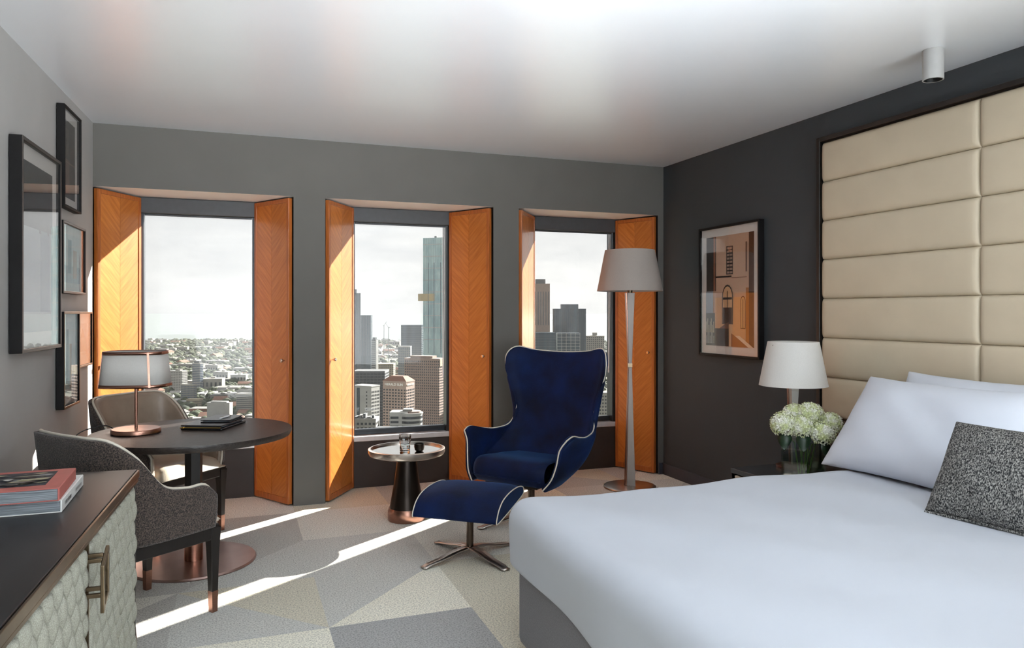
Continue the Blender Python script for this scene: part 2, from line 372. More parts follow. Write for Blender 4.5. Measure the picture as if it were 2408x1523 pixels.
# shutters
def shutter(p_left, p_right, knob_side, label):
    a = Vector((p_left[0], p_left[1], 0)); b = Vector((p_right[0], p_right[1], 0)); d = b - a; L = d.length
    s = thing('wooden_shutter', a, math.atan2(d.y, d.x), label, 'shutter', 'veneered window shutters')
    z0, z1 = .012, 2.246; e = .028
    f = B().box(0, e, 0, .032, z0, z1).box(L - e, L, 0, .032, z0, z1).box(e, L - e, 0, .032, z0, z0 + .045).box(e, L - e, 0, .032, z1 - .03, z1)
    f.build('frame', M_woodframe, s, bevel=.003)
    mid = L / 2
    B().box(e + .001, mid - .0008, .004, .028, z0 + .046, z1 - .031).build('veneer_panel', M_ven1, s)
    B().box(mid + .0008, L - e - .001, .004, .028, z0 + .046, z1 - .031).build('veneer_panel', M_ven2, s)
    kx = .05 if knob_side == 'l' else L - .05
    kb = B(); kb.lathe([(.006, 0), (.006, .014), (.013, .016), (.014, .028), (.011, .032)], 14)
    kb.v = [(kx + x, -z, 1.06 + y) for x, y, z in kb.v]
    kb.build('knob', M_knob, s, smooth=40)
    hx = L - .006 if knob_side == 'l' else .006
    for hz in (.35, 1.13, 1.95): B().lathe([(.006, hz), (.006, hz + .07)], 8, (hx, .04)).build('hinge', M_bronze2, s, smooth=40)
SL = [('sunlit wooden shutter on the left of the window behind the round dining table', 'shaded wooden shutter right of the window behind the round dining table'),
      ('half sunlit wooden shutter left of the middle window', 'wooden shutter right of the middle window, behind the blue footstool'),
      ('narrow-looking wooden shutter left of the window behind the blue armchair', 'wooden shutter directly behind the tall floor lamp')]
for i in range(3):
    (oa, ob), (ia, ib) = OPEN[i], INN[i]
    shutter((oa + .03, YB + .005), (ia, YG - .015), 'l', SL[i][0])
    shutter((ib, YG - .015), (ob - .035, YB + .005), 'r', SL[i][1])

# ------------------------------------------------------------------ headboard on the right wall
hb = thing('headboard', (XR - .001, 2.11, 0), 0, 'tall beige padded leather headboard panel with black trim', 'headboard')
y0, y1 = .525 - 2.11, 3.71 - 2.11
B().box(-.07, 0, y1, y1 + .028, 0, 2.51).box(-.07, 0, y0 - .028, y0, 0, 2.51).box(-.07, 0, y0, y1, 2.482, 2.51).build('trim', M_hbframe, hb, bevel=.003)
B().box(-.035, 0, y0, y1, .0, 2.482).build('backing', M_hbframe, hb)
B().box(-.055, -.036, y0 + .002, y1 - .002, .02, .757).build('lower_panel', M_hbpanel, hb)
def pad_mesh(w, h):
    ed = [0, .004, .01, .02, .035, .06]; P = []
    A = [-1 + q / (w / 2) for q in ed] + [-.6, -.2, .2, .6] + [1 - q / (w / 2) for q in ed[::-1]]
    C = [-1 + q / (h / 2) for q in ed] + [-.3, 0, .3] + [1 - q / (h / 2) for q in ed[::-1]]
    for a in A:
        row = []
        for c in C:
            da, dc = (1 - abs(a)) * w / 2, (1 - abs(c)) * h / 2
            e = (1 - max(0, 1 - da / .022) ** 2) ** .5 * (1 - max(0, 1 - dc / .03) ** 2) ** .5
            row.append((-.036 - .024 * e - .008 * (1 - c * c) * min(1, da / .04), a * w / 2, c * h / 2))
        P.append(row)
    return B().grid(P)
pz = [.765 + .2445 * k for k in range(8)]; cw = (y1 - y0) / 3
pm = None
for c in range(3):
    for k in range(7):
        if pm is None:
            p = pad_mesh(cw - .001, .2443).build('pad', M_pad, hb, smooth=180, fix=True); pm = p.data
        else:
            p = bpy.data.objects.new('pad', pm); COL.objects.link(p); p.parent = hb
        p.location = (0, y1 - cw * (c + .5), .765 + .2445 * (k + .5))

# ------------------------------------------------------------------ bed
BX0, BX1, BY0, BY1 = 1.10, 3.42, 1.02, 2.93
bed = thing('bed', ((BX0 + BX1) / 2, (BY0 + BY1) / 2, 0), 0, 'wide bed with grey upholstered base under white linen', 'bed')
hx, hy = (BX1 - BX0) / 2, (BY1 - BY0) / 2
B().box(-hx + .01, hx, -hy + .01, hy - .01, .03, .385).build('base', M_bedbase, bed, bevel=.03, seg=3)
B().box(-hx + .04, hx, -hy + .04, hy - .04, .387, .55).build('mattress', M_pillow, bed, bevel=.04, seg=3)
for sx in (-1, 1):
    for sy in (-1, 1): B().box(sx * (hx - .12) - .03, sx * (hx - .12) + .03, sy * (hy - .12) - .03, sy * (hy - .12) + .03, 0, .032).build('leg', M_hbframe, bed)
def duvet():
    r, drop = .085, .30; x0, x1, ya, yb = BX0 + r - .03, BX1, BY0 + r - .02, BY1 - r + .025; zt = .625
    def line(a, b, lo, hi, n):
        out = []
        if lo: out += [a - drop + drop * i / 14 for i in range(14)]
        out += [a + (b - a) * i / n for i in range(n + 1)]
        if hi: out += [b + drop * (i + 1) / 14 for i in range(14)]
        return out
    U = line(x0, x1, True, False, 60); V = line(ya, yb, True, True, 54); P = []
    rn = random.Random(2); ph = [rn.random() * 6 for _ in range(8)]
    for uu in U:
        row = []
        for vv in V:
            dx = min(0, uu - x0); dy = (vv - ya if vv < ya else (vv - yb if vv > yb else 0))
            cxp, cyp = max(uu, x0), min(max(vv, ya), yb); m = max(-dx, abs(dy)); z = zt + .006 * sin(uu * 5 + ph[0]) * sin(vv * 4 + ph[1]) + .004 * sin(uu * 11 + vv * 7 + ph[2])
            z -= .02 * max(0, (uu - 2.75) / .6)
            if m > 0:
                l_ = sqrt(dx * dx + dy * dy); nx, ny = dx / l_, dy / l_; arc = r * pi / 2
                sag = .055 * max(0, min(1, (BY1 - cyp) / .9)) if dx < 0 else 0
                mm = m * (1 + sag / drop)
                if mm < arc: a = mm / r; off = r * sin(a); z -= r * (1 - cos(a))
                else:
                    off = r + .018 * sin((cxp if abs(ny) > abs(nx) else cyp) * 7 + ph[3]) * (mm - arc) / drop - .03 * (mm - arc) / drop; z -= r + (mm - arc)
                row.append((cxp + nx * off, cyp + ny * off, z))
            else: row.append((uu, vv, z))
        P.append(row)
    b = B().grid(P)
    o = b.build('duvet', M_duvet, None, smooth=180, solid=.022, sub=1)
    return tag(o, 'smooth white cotton duvet spread over the bed', 'duvet')
duvet()
def pillow_mesh(w, h, t, n=26, pinch=.05, seed=1):
    rn = random.Random(seed); ph = [rn.random() * 6 for _ in range(6)]; b = B()
    for sgn in (1, -1):
        P = []
        for i in range(n + 1):
            row = []
            for j in range(n + 1):
                a, c = i / n * 2 - 1, j / n * 2 - 1
                x = w / 2 * a * (1 - pinch * (1 - c * c)); y = h / 2 * c * (1 - pinch * 1.3 * (1 - a * a))
                e = max(0, 1 - abs(a) ** 3.2) ** .62 * max(0, 1 - abs(c) ** 2.6) ** .62
                z = sgn * t / 2 * e * (1 + .05 * sin(a * 5 + ph[0]) * sin(c * 4 + ph[1])) + sgn * .004 * e * sin(a * 9 + c * 7 + ph[2])
                row.append((x, y, z))
            P.append(row if sgn > 0 else row[::-1])
        b.grid(P)
    return b
def lean(o, c, wdir, updir):
    X = Vector(wdir).normalized(); Y = Vector(updir).normalized(); Z = X.cross(Y).normalized(); Y = Z.cross(X)
    o.matrix_world = Matrix((X, Y, Z)).transposed().to_4x4(); o.location = c
p = pillow_mesh(1.0, .57, .25, pinch=.075, seed=3).build('pillow', M_pillow, None, smooth=180, fix=True, sub=1)
lean(p, (2.985, 2.545, .855), (0, -1, .0), (.33, .03, .44)); tag(p, 'large white pillow leaning at the front of the bed head', 'pillow', 'white bed pillows')
p = pillow_mesh(1.0, .56, .2, pinch=.07, seed=5).build('pillow', M_pillow, None, smooth=180, fix=True, sub=1)
lean(p, (3.22, 2.475, .86), (0, -1, .0), (.22, .02, .44)); tag(p, 'white pillow mostly hidden behind the front pillow, against the headboard', 'pillow', 'white bed pillows')
cu = thing('tweed_cushion', (2.70, 1.90, .80), 0, 'black and white tweed cushion lying against the white pillow', 'cushion')
c = pillow_mesh(.56, .40, .15, pinch=.035, seed=9).build('cover', M_cush, cu, smooth=180, fix=True, sub=1)
lean(cu, (2.665, 1.915, .805), (.10, -1, 0), (.22, 0, .38))
zb = B().tube([(x * .27, -.2 * (1 - .045 * (1 - x * x)), 0) for x in [i / 12 * 2 - 1 for i in range(13)]], .006, 6).build('seam', M_cush, cu, smooth=180)

# ------------------------------------------------------------------ nightstand, bedside lamp, vase
ns = thing('nightstand', (3.105, 3.395, 0), 0, 'dark nightstand with slate top and woven drawer front', 'nightstand')
B().box(-.34, .33, -.305, .305, .46, .49).build('top', M_night, ns, bevel=.004)
B().box(-.335, -.30, -.3, -.27, 0, .46).box(-.335, -.30, .27, .3, 0, .46).box(-.335, .325, -.3, -.27, .05, .46).box(-.335, .325, .27, .3, .05, .46).box(.29, .325, -.27, .27, .05, .46).box(-.32, .29, -.27, .27, .05, .08).build('carcass', M_nightbody, ns, bevel=.003)
d = B().box(-.338, -.31, -.268, .268, .275, .452).build('drawer', M_drawer, ns, bevel=.004)
B().box(-.352, -.339, -.06, .06, .36, .372).build('handle', M_bronze2, d)
d = B().box(-.338, -.31, -.268, .268, .088, .268).build('drawer', M_drawer, ns, bevel=.004)
B().box(-.352, -.339, -.06, .06, .17, .182).build('handle', M_bronze2, d)

def shade(b, z0, r0, z1, r1, n=48):
    t = .003
    b.lathe([(r0, z0), (r1, z1), (r1 - t, z1), (r0 - t, z0), (r0, z0)], n, cap=False)
    return b
bl = thing('bedside_lamp', (3.12, 3.575, .4905), 0, 'small bedside lamp with white cone shade and tapered stem on nightstand', 'lamp')
B().lathe([(.095, 0), (.098, .004), (.098, .012), (.09, .016), (.02, .018)], 32).build('base', M_copper, bl, smooth=40)
B().lathe([(.014, .018), (.018, .2), (.026, .35), (.034, .5)], 4, rot=.6).build('stem', M_stemgrey, bl)
B().tube([(-.035, -.012, .018), (-.04, -.012, .25), (-.052, -.012, .5)], .006, 8).build('copper_rod', M_copper, bl, smooth=60)
B().lathe([(.02, .5), (.02, .54), (.012, .54), (.012, .56)], 12).box(-.15, .15, -.003, .003, .725, .731).tube([(0, 0, .54), (0, 0, .73)], .004, 6).build('fitting', M_bronze2, bl, smooth=40)
shade(B(), .487, .196, .748, .146).build('lamp_shade', M_shade, bl, smooth=40)

va = thing('glass_vase', (2.95, 3.30, .4905), radians(12), 'square clear glass vase half full of water on nightstand', 'vase')
s = .083
v = B()
for (x0, x1, q0, q1) in ((-s, s, -s, -s + .006), (-s, s, s - .006, s), (-s, -s + .006, -s + .006, s - .006), (s - .006, s, -s + .006, s - .006)): v.box(x0, x1, q0, q1, 0, .235)
v.box(-s + .006, s - .006, -s + .006, s - .006, 0, .018)
v.build('vase_body', M_vase, va)
B().box(-s + .0065, s - .0065, -s + .0065, s - .0065, .0185, .135).build('water', M_water, va)
def floret_ball(r, seed):
    rn = random.Random(seed); b = B(); N = 150
    for i in range(N):
        z = 1 - 2 * (i + .5) / N
        if z < -.72: continue
        ph = i * 2.39996; q = sqrt(1 - z * z); nrm = Vector((q * cos(ph), q * sin(ph), z)); c = nrm * r * (1 + rn.uniform(-.06, .06))
        t = nrm.orthogonal().normalized(); t = Matrix.Rotation(rn.random() * 6.28, 3, nrm) @ t; w = nrm.cross(t)
        fr = r * .2
        for k in range(4):
            a = t * cos(k * pi / 2) + w * sin(k * pi / 2); e = t * cos(k * pi / 2 + .62) + w * sin(k * pi / 2 + .62); g = t * cos(k * pi / 2 - .62) + w * sin(k * pi / 2 - .62)
            lift = nrm * fr * rn.uniform(.1, .5)
            b.add([c, c + g * fr * .75 + lift * .5, c + a * fr * 1.15 + lift, c + e * fr * .75 + lift * .5], [(0, 1, 2, 3)])
    b.lathe([(r * .3, -r * .5), (r * .75, -r * .35), (r * .88, 0), (r * .7, r * .5), (r * .2, r * .8)], 12)
    return b
heads = [(-.115, -.02, .305, .068, 'on the far left of the bunch'), (-.035, -.07, .30, .06, 'at the front left above the dark leaf'), (-.03, .06, .345, .062, 'at the back left, top of the bunch'), (.03, .0, .36, .062, 'in the middle with the greenest petals'),
         (.07, -.09, .265, .064, 'lowest at the front, over the vase rim'), (.075, .06, .35, .06, 'at the top right of the bunch'), (.145, -.01, .305, .062, 'on the far right of the bunch')]
for i, (x, y, z, r, where) in enumerate(heads):
    # heads are laid out across the line of sight from the bed side
    px = 2.95 + x * .937 + y * .349; py = 3.30 - x * .349 + y * .937
    hy_ = thing('hydrangea', (px, py, .4905 + z), random.random() * 6, 'white and green hydrangea ' + where + ' in the vase', 'flower', 'hydrangeas in the vase')
    floret_ball(r, i).build('flower_head', M_petal, hy_, smooth=None)
    inv = Matrix.Rotation(-hy_.rotation_euler.z, 3, 'Z')
    bot = inv @ Vector((2.95 + x * .25 - px, 3.30 - y * .2 - py, .03 - z)); mid = inv @ Vector(((2.95 - px) * .55, (3.30 - py) * .55, .20 - z)) if z > .2 else Vector((0, 0, -.1))
    B().tube([(0, 0, -r * .4), tuple(mid), tuple(bot)], .0035, 6).build('stalk', M_stalk, hy_, smooth=60)
    if i in (1, 0, 4):
        lf = B(); P = []
        for a in range(9):
            t = a / 8; wd = .042 * sin(pi * min(1, t * 1.0) ** .7) ** .9 * (1 - .25 * t); P.append([(-wd, t * .1, -.02 * t), (0, t * .1, .004 - .045 * t * t), (wd, t * .1, -.02 * t)])
        lf.grid(P); lo = lf.build('leaf', M_leaf, hy_, smooth=180, solid=.001)
        d_ = inv @ Vector((-.55, -.8, 0)); lo.location = inv @ Vector((-.01, -.02, -r * .55)); lo.rotation_euler = (radians(-62), 0, math.atan2(d_.y, d_.x) - pi / 2 + (i - 1) * .25)

# downlight
dl = thing('ceiling_downlight', (3.16, 2.66, CEIL), 0, 'small white cylinder downlight fixed to the ceiling above bed', 'downlight')
B().lathe([(.047, -.145), (.047, -.0005), (.046, 0)], 32, cap=False).lathe([(.041, -.145), (.047, -.145)], 32, cap=False).build('housing', M_paintwhite, dl, smooth=40)
B().lathe([(.041, -.145), (.036, -.10), (.03, -.07), (.0, -.065)], 32, cap=False).build('reflector', M_inner, dl, smooth=60)

# ------------------------------------------------------------------ pictures
def frame_pic(name, loc, rotz, w, h, depth, bar, label, rects, face_mat, matw=.07):
    """a framed picture; local x = width, -y = towards the room, z up from the lower edge; origin at left lower back"""
    t = thing(name, loc, rotz, label, 'picture', 'framed pictures')
    f = B()
    for (x0, x1, z0, z1) in ((0, bar, 0, h), (w - bar, w, 0, h), (bar, w - bar, 0, bar), (bar, w - bar, h - bar, h)): f.box(x0, x1, -depth, -.004, z0, z1)
    k = len(f.f)
    for q in range(4): f.m[q * 6 + 2] = 1
    f.build('frame', [M_frameblk, face_mat], t, bevel=.0015, seg=1)
    B().box(bar, w - bar, -depth + .022, -.006, bar, h - bar).build('mount_board', M_mat, t)
    iw, ih = w - 2 * (bar + matw), h - 2 * (bar + matw)
    rects_mesh('print', rects, t, lambda u_, v_, li: (bar + matw + u_ * iw, -depth + .021 - li * .00012, bar + matw + v_ * ih))
    B().box(bar, w - bar, -depth + .006, -depth + .009, bar, h - bar).build('glass', M_picglass, t)
    return t
peach = S(214, 172, 140); dk = S(40, 28, 24)
rp_ = [(R4(0, 0, 1, 1), S(206, 170, 144)), (R4(0, .5, .16, 1), S(34, 27, 25)), (R4(.16, .5, .2, 1), S(150, 96, 70)), (R4(.2, .5, .215, 1), dk), (R4(.9, 0, 1, 1), S(74, 42, 26)), (R4(.84, 0, .9, .52), S(176, 108, 48)), (R4(.2, .62, .55, .635), dk), (R4(.55, .61, .86, .618), S(150, 110, 90)),
       (R4(.44, .645, .58, .9), dk)]
for q in range(8): rp_ += [(R4(.455, .655 + q * .031, .505, .673 + q * .031), S(170, 140, 124)), (R4(.515, .655 + q * .031, .57, .673 + q * .031), S(170, 140, 124))]
rp_ += [(R4(.84, .66, .87, .92), S(120, 84, 68)), (R4(.2, .0, .84, .44), S(220, 170, 122))]
arch = lambda cx_, w_, z0_, z1_: [(cx_ - w_, z0_), (cx_ + w_, z0_)] + [(cx_ + w_ * cos(a * pi / 8), z1_ + w_ * 1.0 * sin(a * pi / 8)) for a in range(9)]
rp_ += [(arch(.47, .115, .2, .44), dk), (arch(.47, .1, .205, .44), S(216, 172, 128)), (R4(.375, .2, .565, .35), S(66, 46, 40)), (R4(.375, .42, .565, .44), dk), (R4(.463, .2, .477, .5), dk), (arch(.79, .05, .16, .4), S(110, 66, 36)), (arch(.79, .04, .17, .4), S(214, 168, 116)), (R4(.785, .16, .795, .42), dk),
        (R4(0, 0, .2, .3), S(66, 74, 84)), (R4(0, .3, .16, .5), S(150, 168, 184)), (R4(.2, 0, .5, .16), S(46, 34, 30)), ([(.3, .16), (.5, .16), (.5, .22), (.42, .2)], S(120, 84, 66)), ([(.62, .1), (.72, .1), (1, .0), (.9, .0)], S(240, 216, 190)), ([(.55, 0), (.9, 0), (.62, .1), (.55, .12)], S(150, 88, 40))]
for q in range(14):
    xq = .01 + (q % 7) * .027; rp_.append((R4(xq, .02 + (q // 7) * .1, xq + .014, .09 + (q // 7) * .1 + (q % 3) * .03), S(150 + q * 4, 160 + q * 3, 170)))
frame_pic('framed_picture', (XR - .001, 5.04, 1.078), radians(-90), .73, .995, .05, .016, 'framed print of a peach building facade on the dark wall beside lamp', rp_, M_frameblk, .062)
# left wall: local x runs along the wall towards the camera
def left_pic(ya, yb, z0, z1, depth, label, rects, face, matw, bar=.018):
    # picture seen from the room, its left edge nearest the camera
    x = lwx(ya) + .0015
    return frame_pic('framed_picture', (x, ya, z0), radians(90) + LW, (yb - ya), z1 - z0, depth, bar, label, rects, face, matw)
city = [(R4(0, 0, 1, 1), S(58, 60, 62)), (R4(0, .0, 1, .62), S(150, 158, 164)), (R4(.55, .1, .9, .62), S(110, 124, 136)), (R4(0, 0, 1, .12), S(190, 192, 192)), ([(.5, .6), (.58, .6), (.54, .78)], S(40, 42, 44)), ([(.8, .6), (.87, .6), (.835, .72)], S(40, 42, 44))]
dark = [(R4(0, 0, 1, 1), S(34, 28, 26)), (R4(.1, .05, .5, .5), S(96, 62, 50)), (R4(.55, .1, .9, .7), S(60, 40, 34)), (R4(.2, .55, .45, .9), S(70, 56, 50)), (R4(.05, .45, .95, .47), S(120, 90, 76))]
sand = [(R4(0, 0, 1, 1), S(222, 206, 188)), (R4(.1, .1, .9, .55), S(196, 160, 130)), ([(.2, .55), (.8, .55), (.5, .85)], S(178, 130, 98))]
pale = [(R4(0, 0, 1, 1), S(214, 214, 212)), (R4(0, 0, 1, .35), S(170, 176, 180)), (R4(.3, .2, .5, .9), S(120, 128, 132)), (R4(.6, .1, .8, .7), S(190, 150, 120))]
left_pic(3.965, 4.625, 1.225, 2.225, .058, 'largest framed print on the left wall, nearest the books', city, M_framehi, .075, .018)
left_pic(4.745, 5.125, 2.005, 2.575, .045, 'tall dark framed print hung highest on the left wall', dark, M_frameblk, .05, .014)
left_pic(4.72, 5.24, 1.52, 1.925, .045, 'squarish framed print in the middle of the left wall group', pale, M_framehi, .05, .014)
left_pic(4.735, 5.09, .872, 1.417, .045, 'narrow upright framed print lowest on the left wall', pale, M_bronze2, .045, .014)
left_pic(5.14, 5.49, 1.075, 1.416, .03, 'smallest framed print on the left wall, nearest the window', sand, M_bronze2, .06, .012)

# ------------------------------------------------------------------ dining table and chairs
tb = thing('round_table', (-.22, 4.585, 0), 0, 'round dark oak dining table on a bronze disc base', 'table')
B().lathe([(.0, .700), (.49, .700), (.525, .708), (.535, .728), (.533, .742), (.0, .742)], 96, cap=False).build('table_top', M_oak, tb, smooth=35)
ped = B().lathe([(.048, .10), (.048, .70)], 6, rot=.3).build('pedestal', M_oakleg, tb)
B().lathe([(.0495, .012), (.0495, .15)], 24).build('copper_sleeve', M_copper, tb, smooth=40)
B().lathe([(.0, .0), (.335, 0), (.337, .006), (.33, .014), (.0, .016)], 72, cap=False).build('base_disc', M_bronze, tb, smooth=40)

def dining_chair(loc, rotz, label):
    t = thing('dining_chair', loc, rotz, label, 'chair', 'tub dining chairs')
    half = [[(0, -.25, .41), (0, -.285, .65), (0, -.31, .885)], [(.15, -.24, .41), (.165, -.275, .65), (.175, -.30, .885)], [(.235, -.205, .41), (.255, -.232, .645), (.268, -.25, .87)],
            [(.275, -.135, .41), (.292, -.15, .60), (.302, -.155, .79)], [(.285, -.04, .41), (.298, -.04, .53), (.304, -.04, .652)], [(.285, .08, .41), (.297, .08, .515), (.30, .08, .618)], [(.28, .175, .41), (.292, .175, .51), (.295, .175, .615)], [(.274, .232, .41), (.284, .235, .48), (.286, .235, .56)]]
    cols = mirror_cols(half); G = net(cols, 61, 12)
    # outer tweed skin and inner leather skin, 25 mm each
    def skin(off):
        out = []
        for i, row in enumerate(G):
            r2 = []
            for j, p_ in enumerate(row):
                a = G[min(i + 1, 60)][j] - G[max(i - 1, 0)][j]; n_ = Vector((a.y, -a.x, 0)).normalized(); r2.append(p_ + n_ * off)
            out.append(r2)
        return out
    B().grid(skin(.013)).build('outer_shell', M_tweed, t, smooth=180, solid=.024)
    B().grid(skin(-.013)).build('inner_backrest', M_leather, t, smooth=180, solid=.024)
    edge = [G[i][-1] + Vector((0, 0, .004)) for i in range(61)]
    edge = [G[0][j] for j in range(0, 11)] + edge + [G[60][j] for j in range(10, -1, -1)]
    B().tube(edge, .0065, 8).build('piping', M_pipe, t, smooth=180)
    sc = B(); P = []
    for i in range(13):
        row = []
        for j in range(13):
            a, c = i / 6 - 1, j / 6 - 1; e = (1 - abs(a) ** 5) ** .4 * (1 - abs(c) ** 5) ** .4
            row.append((a * .258, .03 + c * .235 + (.0 if c < 0 else .03 * c), .425 + .075 * e))
        P.append(row)
    sc.grid(P); sc.box(-.255, .255, -.20, .285, .418, .426)
    sc.build('seat', M_cream, t, smooth=60)
    B().box(-.285, -.235, -.22, .27, .345, .415).box(.235, .285, -.22, .27, .345, .415).box(-.235, .235, .225, .27, .355, .415).box(-.235, .235, -.22, -.175, .355, .415).build('seat_rail', M_oakleg, t, bevel=.006)
    for sx in (-1, 1):
        for sy, spl in ((1, .0), (-1, -.05)):
            y = .248 if sy > 0 else -.2
            L_ = B(); rings = [(0, .014, spl), (.10, .0165, spl * .75), (.3, .022, .0), (.40, .028, 0)]
            k = 0; pr = []
            for z, r, dy in rings: pr.append([(sx * .26 + r * qx + sx * .004 * (1 - z / .4), y + dy * sy * -1 * -1 + r * qy, z) for qx, qy in ((-1, -1), (1, -1), (1, 1), (-1, 1))])
            L_.grid(pr[1:], closed=True); L_.build('leg', M_oakleg, t, bevel=.003)
            L2 = B().grid([[(p_[0] + (.0008 if 1 else 0) * 0, p_[1], p_[2]) for p_ in r_] for r_ in pr[:2]], closed=True); n0 = len(L2.v); L2.f.append((0, 3, 2, 1)); L2.m.append(0)
            L2.build('copper_cap', M_copper, t)
    return t
dining_chair((-.445, 5.155, 0), radians(228.7), 'tub dining chair behind the round table, its taupe inner backrest showing')
dining_chair((-.455, 3.85, 0), radians(-52.3), 'tub dining chair beside the sideboard, seen from its tweed back')

# table lamp
tl = thing('table_lamp', (-.517, 4.616, .7425), radians(-12), 'copper table lamp with white panelled shade on the round table', 'lamp')
B().lathe([(.122, 0), (.127, .003), (.127, .02), (.122, .026), (.0, .028)], 48).build('base', M_copper, tl, smooth=40)
B().tube([(0, 0, .026), (0, 0, .30)], .0085, 12).build('stem', M_copper, tl, smooth=40)
def sq(r, z, a, ex=.62):
    c_, s_ = cos(a), sin(a); return (r * (1.08) * math.copysign(abs(c_) ** ex, c_), r * .86 * math.copysign(abs(s_) ** ex, s_), z)
def ring(r0, z0, r1, z1, n=64, ex=.62): return [[sq(r0, z0, 2 * pi * i / n, ex) for i in range(n)], [sq(r1, z1, 2 * pi * i / n, ex) for i in range(n)]]
z0, z1, r0, r1 = .262, .452, .160, .142
B().grid(ring(r0, z0, r1, z1), closed=True).build('lamp_shade', M_shade, tl, smooth=180, solid=.003)
B().grid(ring(r0 + .003, z0 - .004, r0 + .0015, z0 + .014), closed=True).build('lower_band', M_copper, tl, smooth=180, solid=.004)
B().grid(ring(r1 + .0035, z1 - .014, r1 + .003, z1 + .004), closed=True).build('upper_band', M_copper, tl, smooth=180, solid=.004)
for a in (radians(-62), radians(-118 - 45), radians(62), radians(150)):
    s0 = Vector(sq(r0 + .004, z0, a)); s1 = Vector(sq(r1 + .004, z1, a)); tn = (Vector(sq(r0, z0, a + .02)) - Vector(sq(r0, z0, a - .02))).normalized() * .0055
    B().add([s0 - tn, s0 + tn, s1 + tn, s1 - tn], [(0, 1, 2, 3)]).build('strap', M_copper, tl, solid=.004)
B().box(-.16, .16, -.002, .002, .30, .304).box(-.002, .002, -.13, .13, .30, .304).lathe([(.016, .298), (.016, .34), (.012, .345)], 12).build('spider', M_copper, tl)
B().lathe([(.01, .345), (.026, .375), (.03, .40), (.02, .425), (.004, .43)], 16).build('bulb', M_white, tl, smooth=180)
cu_ = [(-.115, .03, .012), (-.17, .05, .035), (-.23, .03, .03), (-.29, -.02, .006), (-.315, -.06, -.06), (-.32, -.08, -.25), (-.32, -.09, -.60)]
cc = [cat([Vector(q) for q in cu_], i / 30) for i in range(31)]
B().tube(cc, .0032, 8).build('cord', M_rubber, tl, smooth=180)

fo = thing('leather_folder', (-.115, 4.735, .7425), radians(-24), 'black zipped leather folder lying on the round table', 'folder')
B().box(-.12, .12, -.165, .165, 0, .011).build('back_cover', M_black, fo, bevel=.004)
B().box(-.105, .105, -.15, .15, .0112, .02).build('page_block', M_pages, fo, bevel=.002)
B().box(-.12, .12, -.165, .165, .0202, .028).build('front_cover', M_black, fo, bevel=.004)
B().box(-.115, .115, -.1685, -.1655, .012, .018).box(-.118, -.10, -.176, -.169, .011, .017).build('zip', M_brass, fo)
nb = thing('notebook', (-.07, 4.78, .7710), radians(-20), 'small black notebook on top of the leather folder', 'notebook')
B().box(-.085, .085, -.115, .115, 0, .004).build('back_cover', M_black, nb, bevel=.0015)
B().box(-.075, .075, -.105, .105, .0042, .010).build('page_block', M_pages, nb)
B().box(-.085, .085, -.115, .115, .0102, .0145).build('front_cover', M_black, nb, bevel=.0015)
pe = thing('ballpoint_pen', (-.055, 4.75, .7908), radians(62), 'white and silver pen lying on the black notebook', 'pen')
pb = B().lathe([(.0045, -.06), (.005, -.058), (.005, .045)], 12); pb.v = [(z, x, y) for x, y, z in pb.v]; pb.build('barrel', M_white, pe, smooth=40)
pb = B().lathe([(.005, .0455), (.0045, .055), (.001, .068)], 12); pb.v = [(z, x, y) for x, y, z in pb.v]; pb.build('tip', M_knob, pe, smooth=40)
B().box(-.058, -.02, -.0015, .0015, .0055, .0075).build('clip', M_knob, pe)

# ------------------------------------------------------------------ sideboard and books
cr = thing('sideboard', (-.366, 3.245, 0), LW, 'long dark sideboard with quilted sage doors and bronze edging', 'sideboard')
D, LEN = -.612, -2.45
B().box(D, .006, LEN, .0, .752, .80).build('top', M_credtop, cr, bevel=.002)
B().box(.0065, .014, LEN, .0, .768, .796).box(.0065, .011, LEN, .0, .752, .764).box(D, .014, .0005, .008, .768, .796).build('edge_trim', M_bronze2, cr, bevel=.001, seg=1)
B().box(D, -.014, LEN, -.006, .06, .75).box(D + .05, -.06, LEN + .05, -.05, 0, .06).box(-.0135, .003, -.017, -.0065, .06, .75).build('carcass', M_credbody, cr, bevel=.002)
def quilt(y0_, y1_, z0_, z1_):
    n, m = int(abs(y1_ - y0_) / .0065), int((z1_ - z0_) / .0085); P = []
    for i in range(n + 1):
        row = []
        for j in range(m + 1):
            y = y0_ + (y1_ - y0_) * i / n; z = z0_ + (z1_ - z0_) * j / m
            a = abs(sin(pi * (y / .085 + z / .13))); b_ = abs(sin(pi * (y / .085 - z / .13)))
            h = .021 * (a * b_) ** .5
            if i in (0, n) or j in (0, m): h = -.006
            row.append((-.011 + h, y, z))
        P.append(row)
    return B().grid(P)
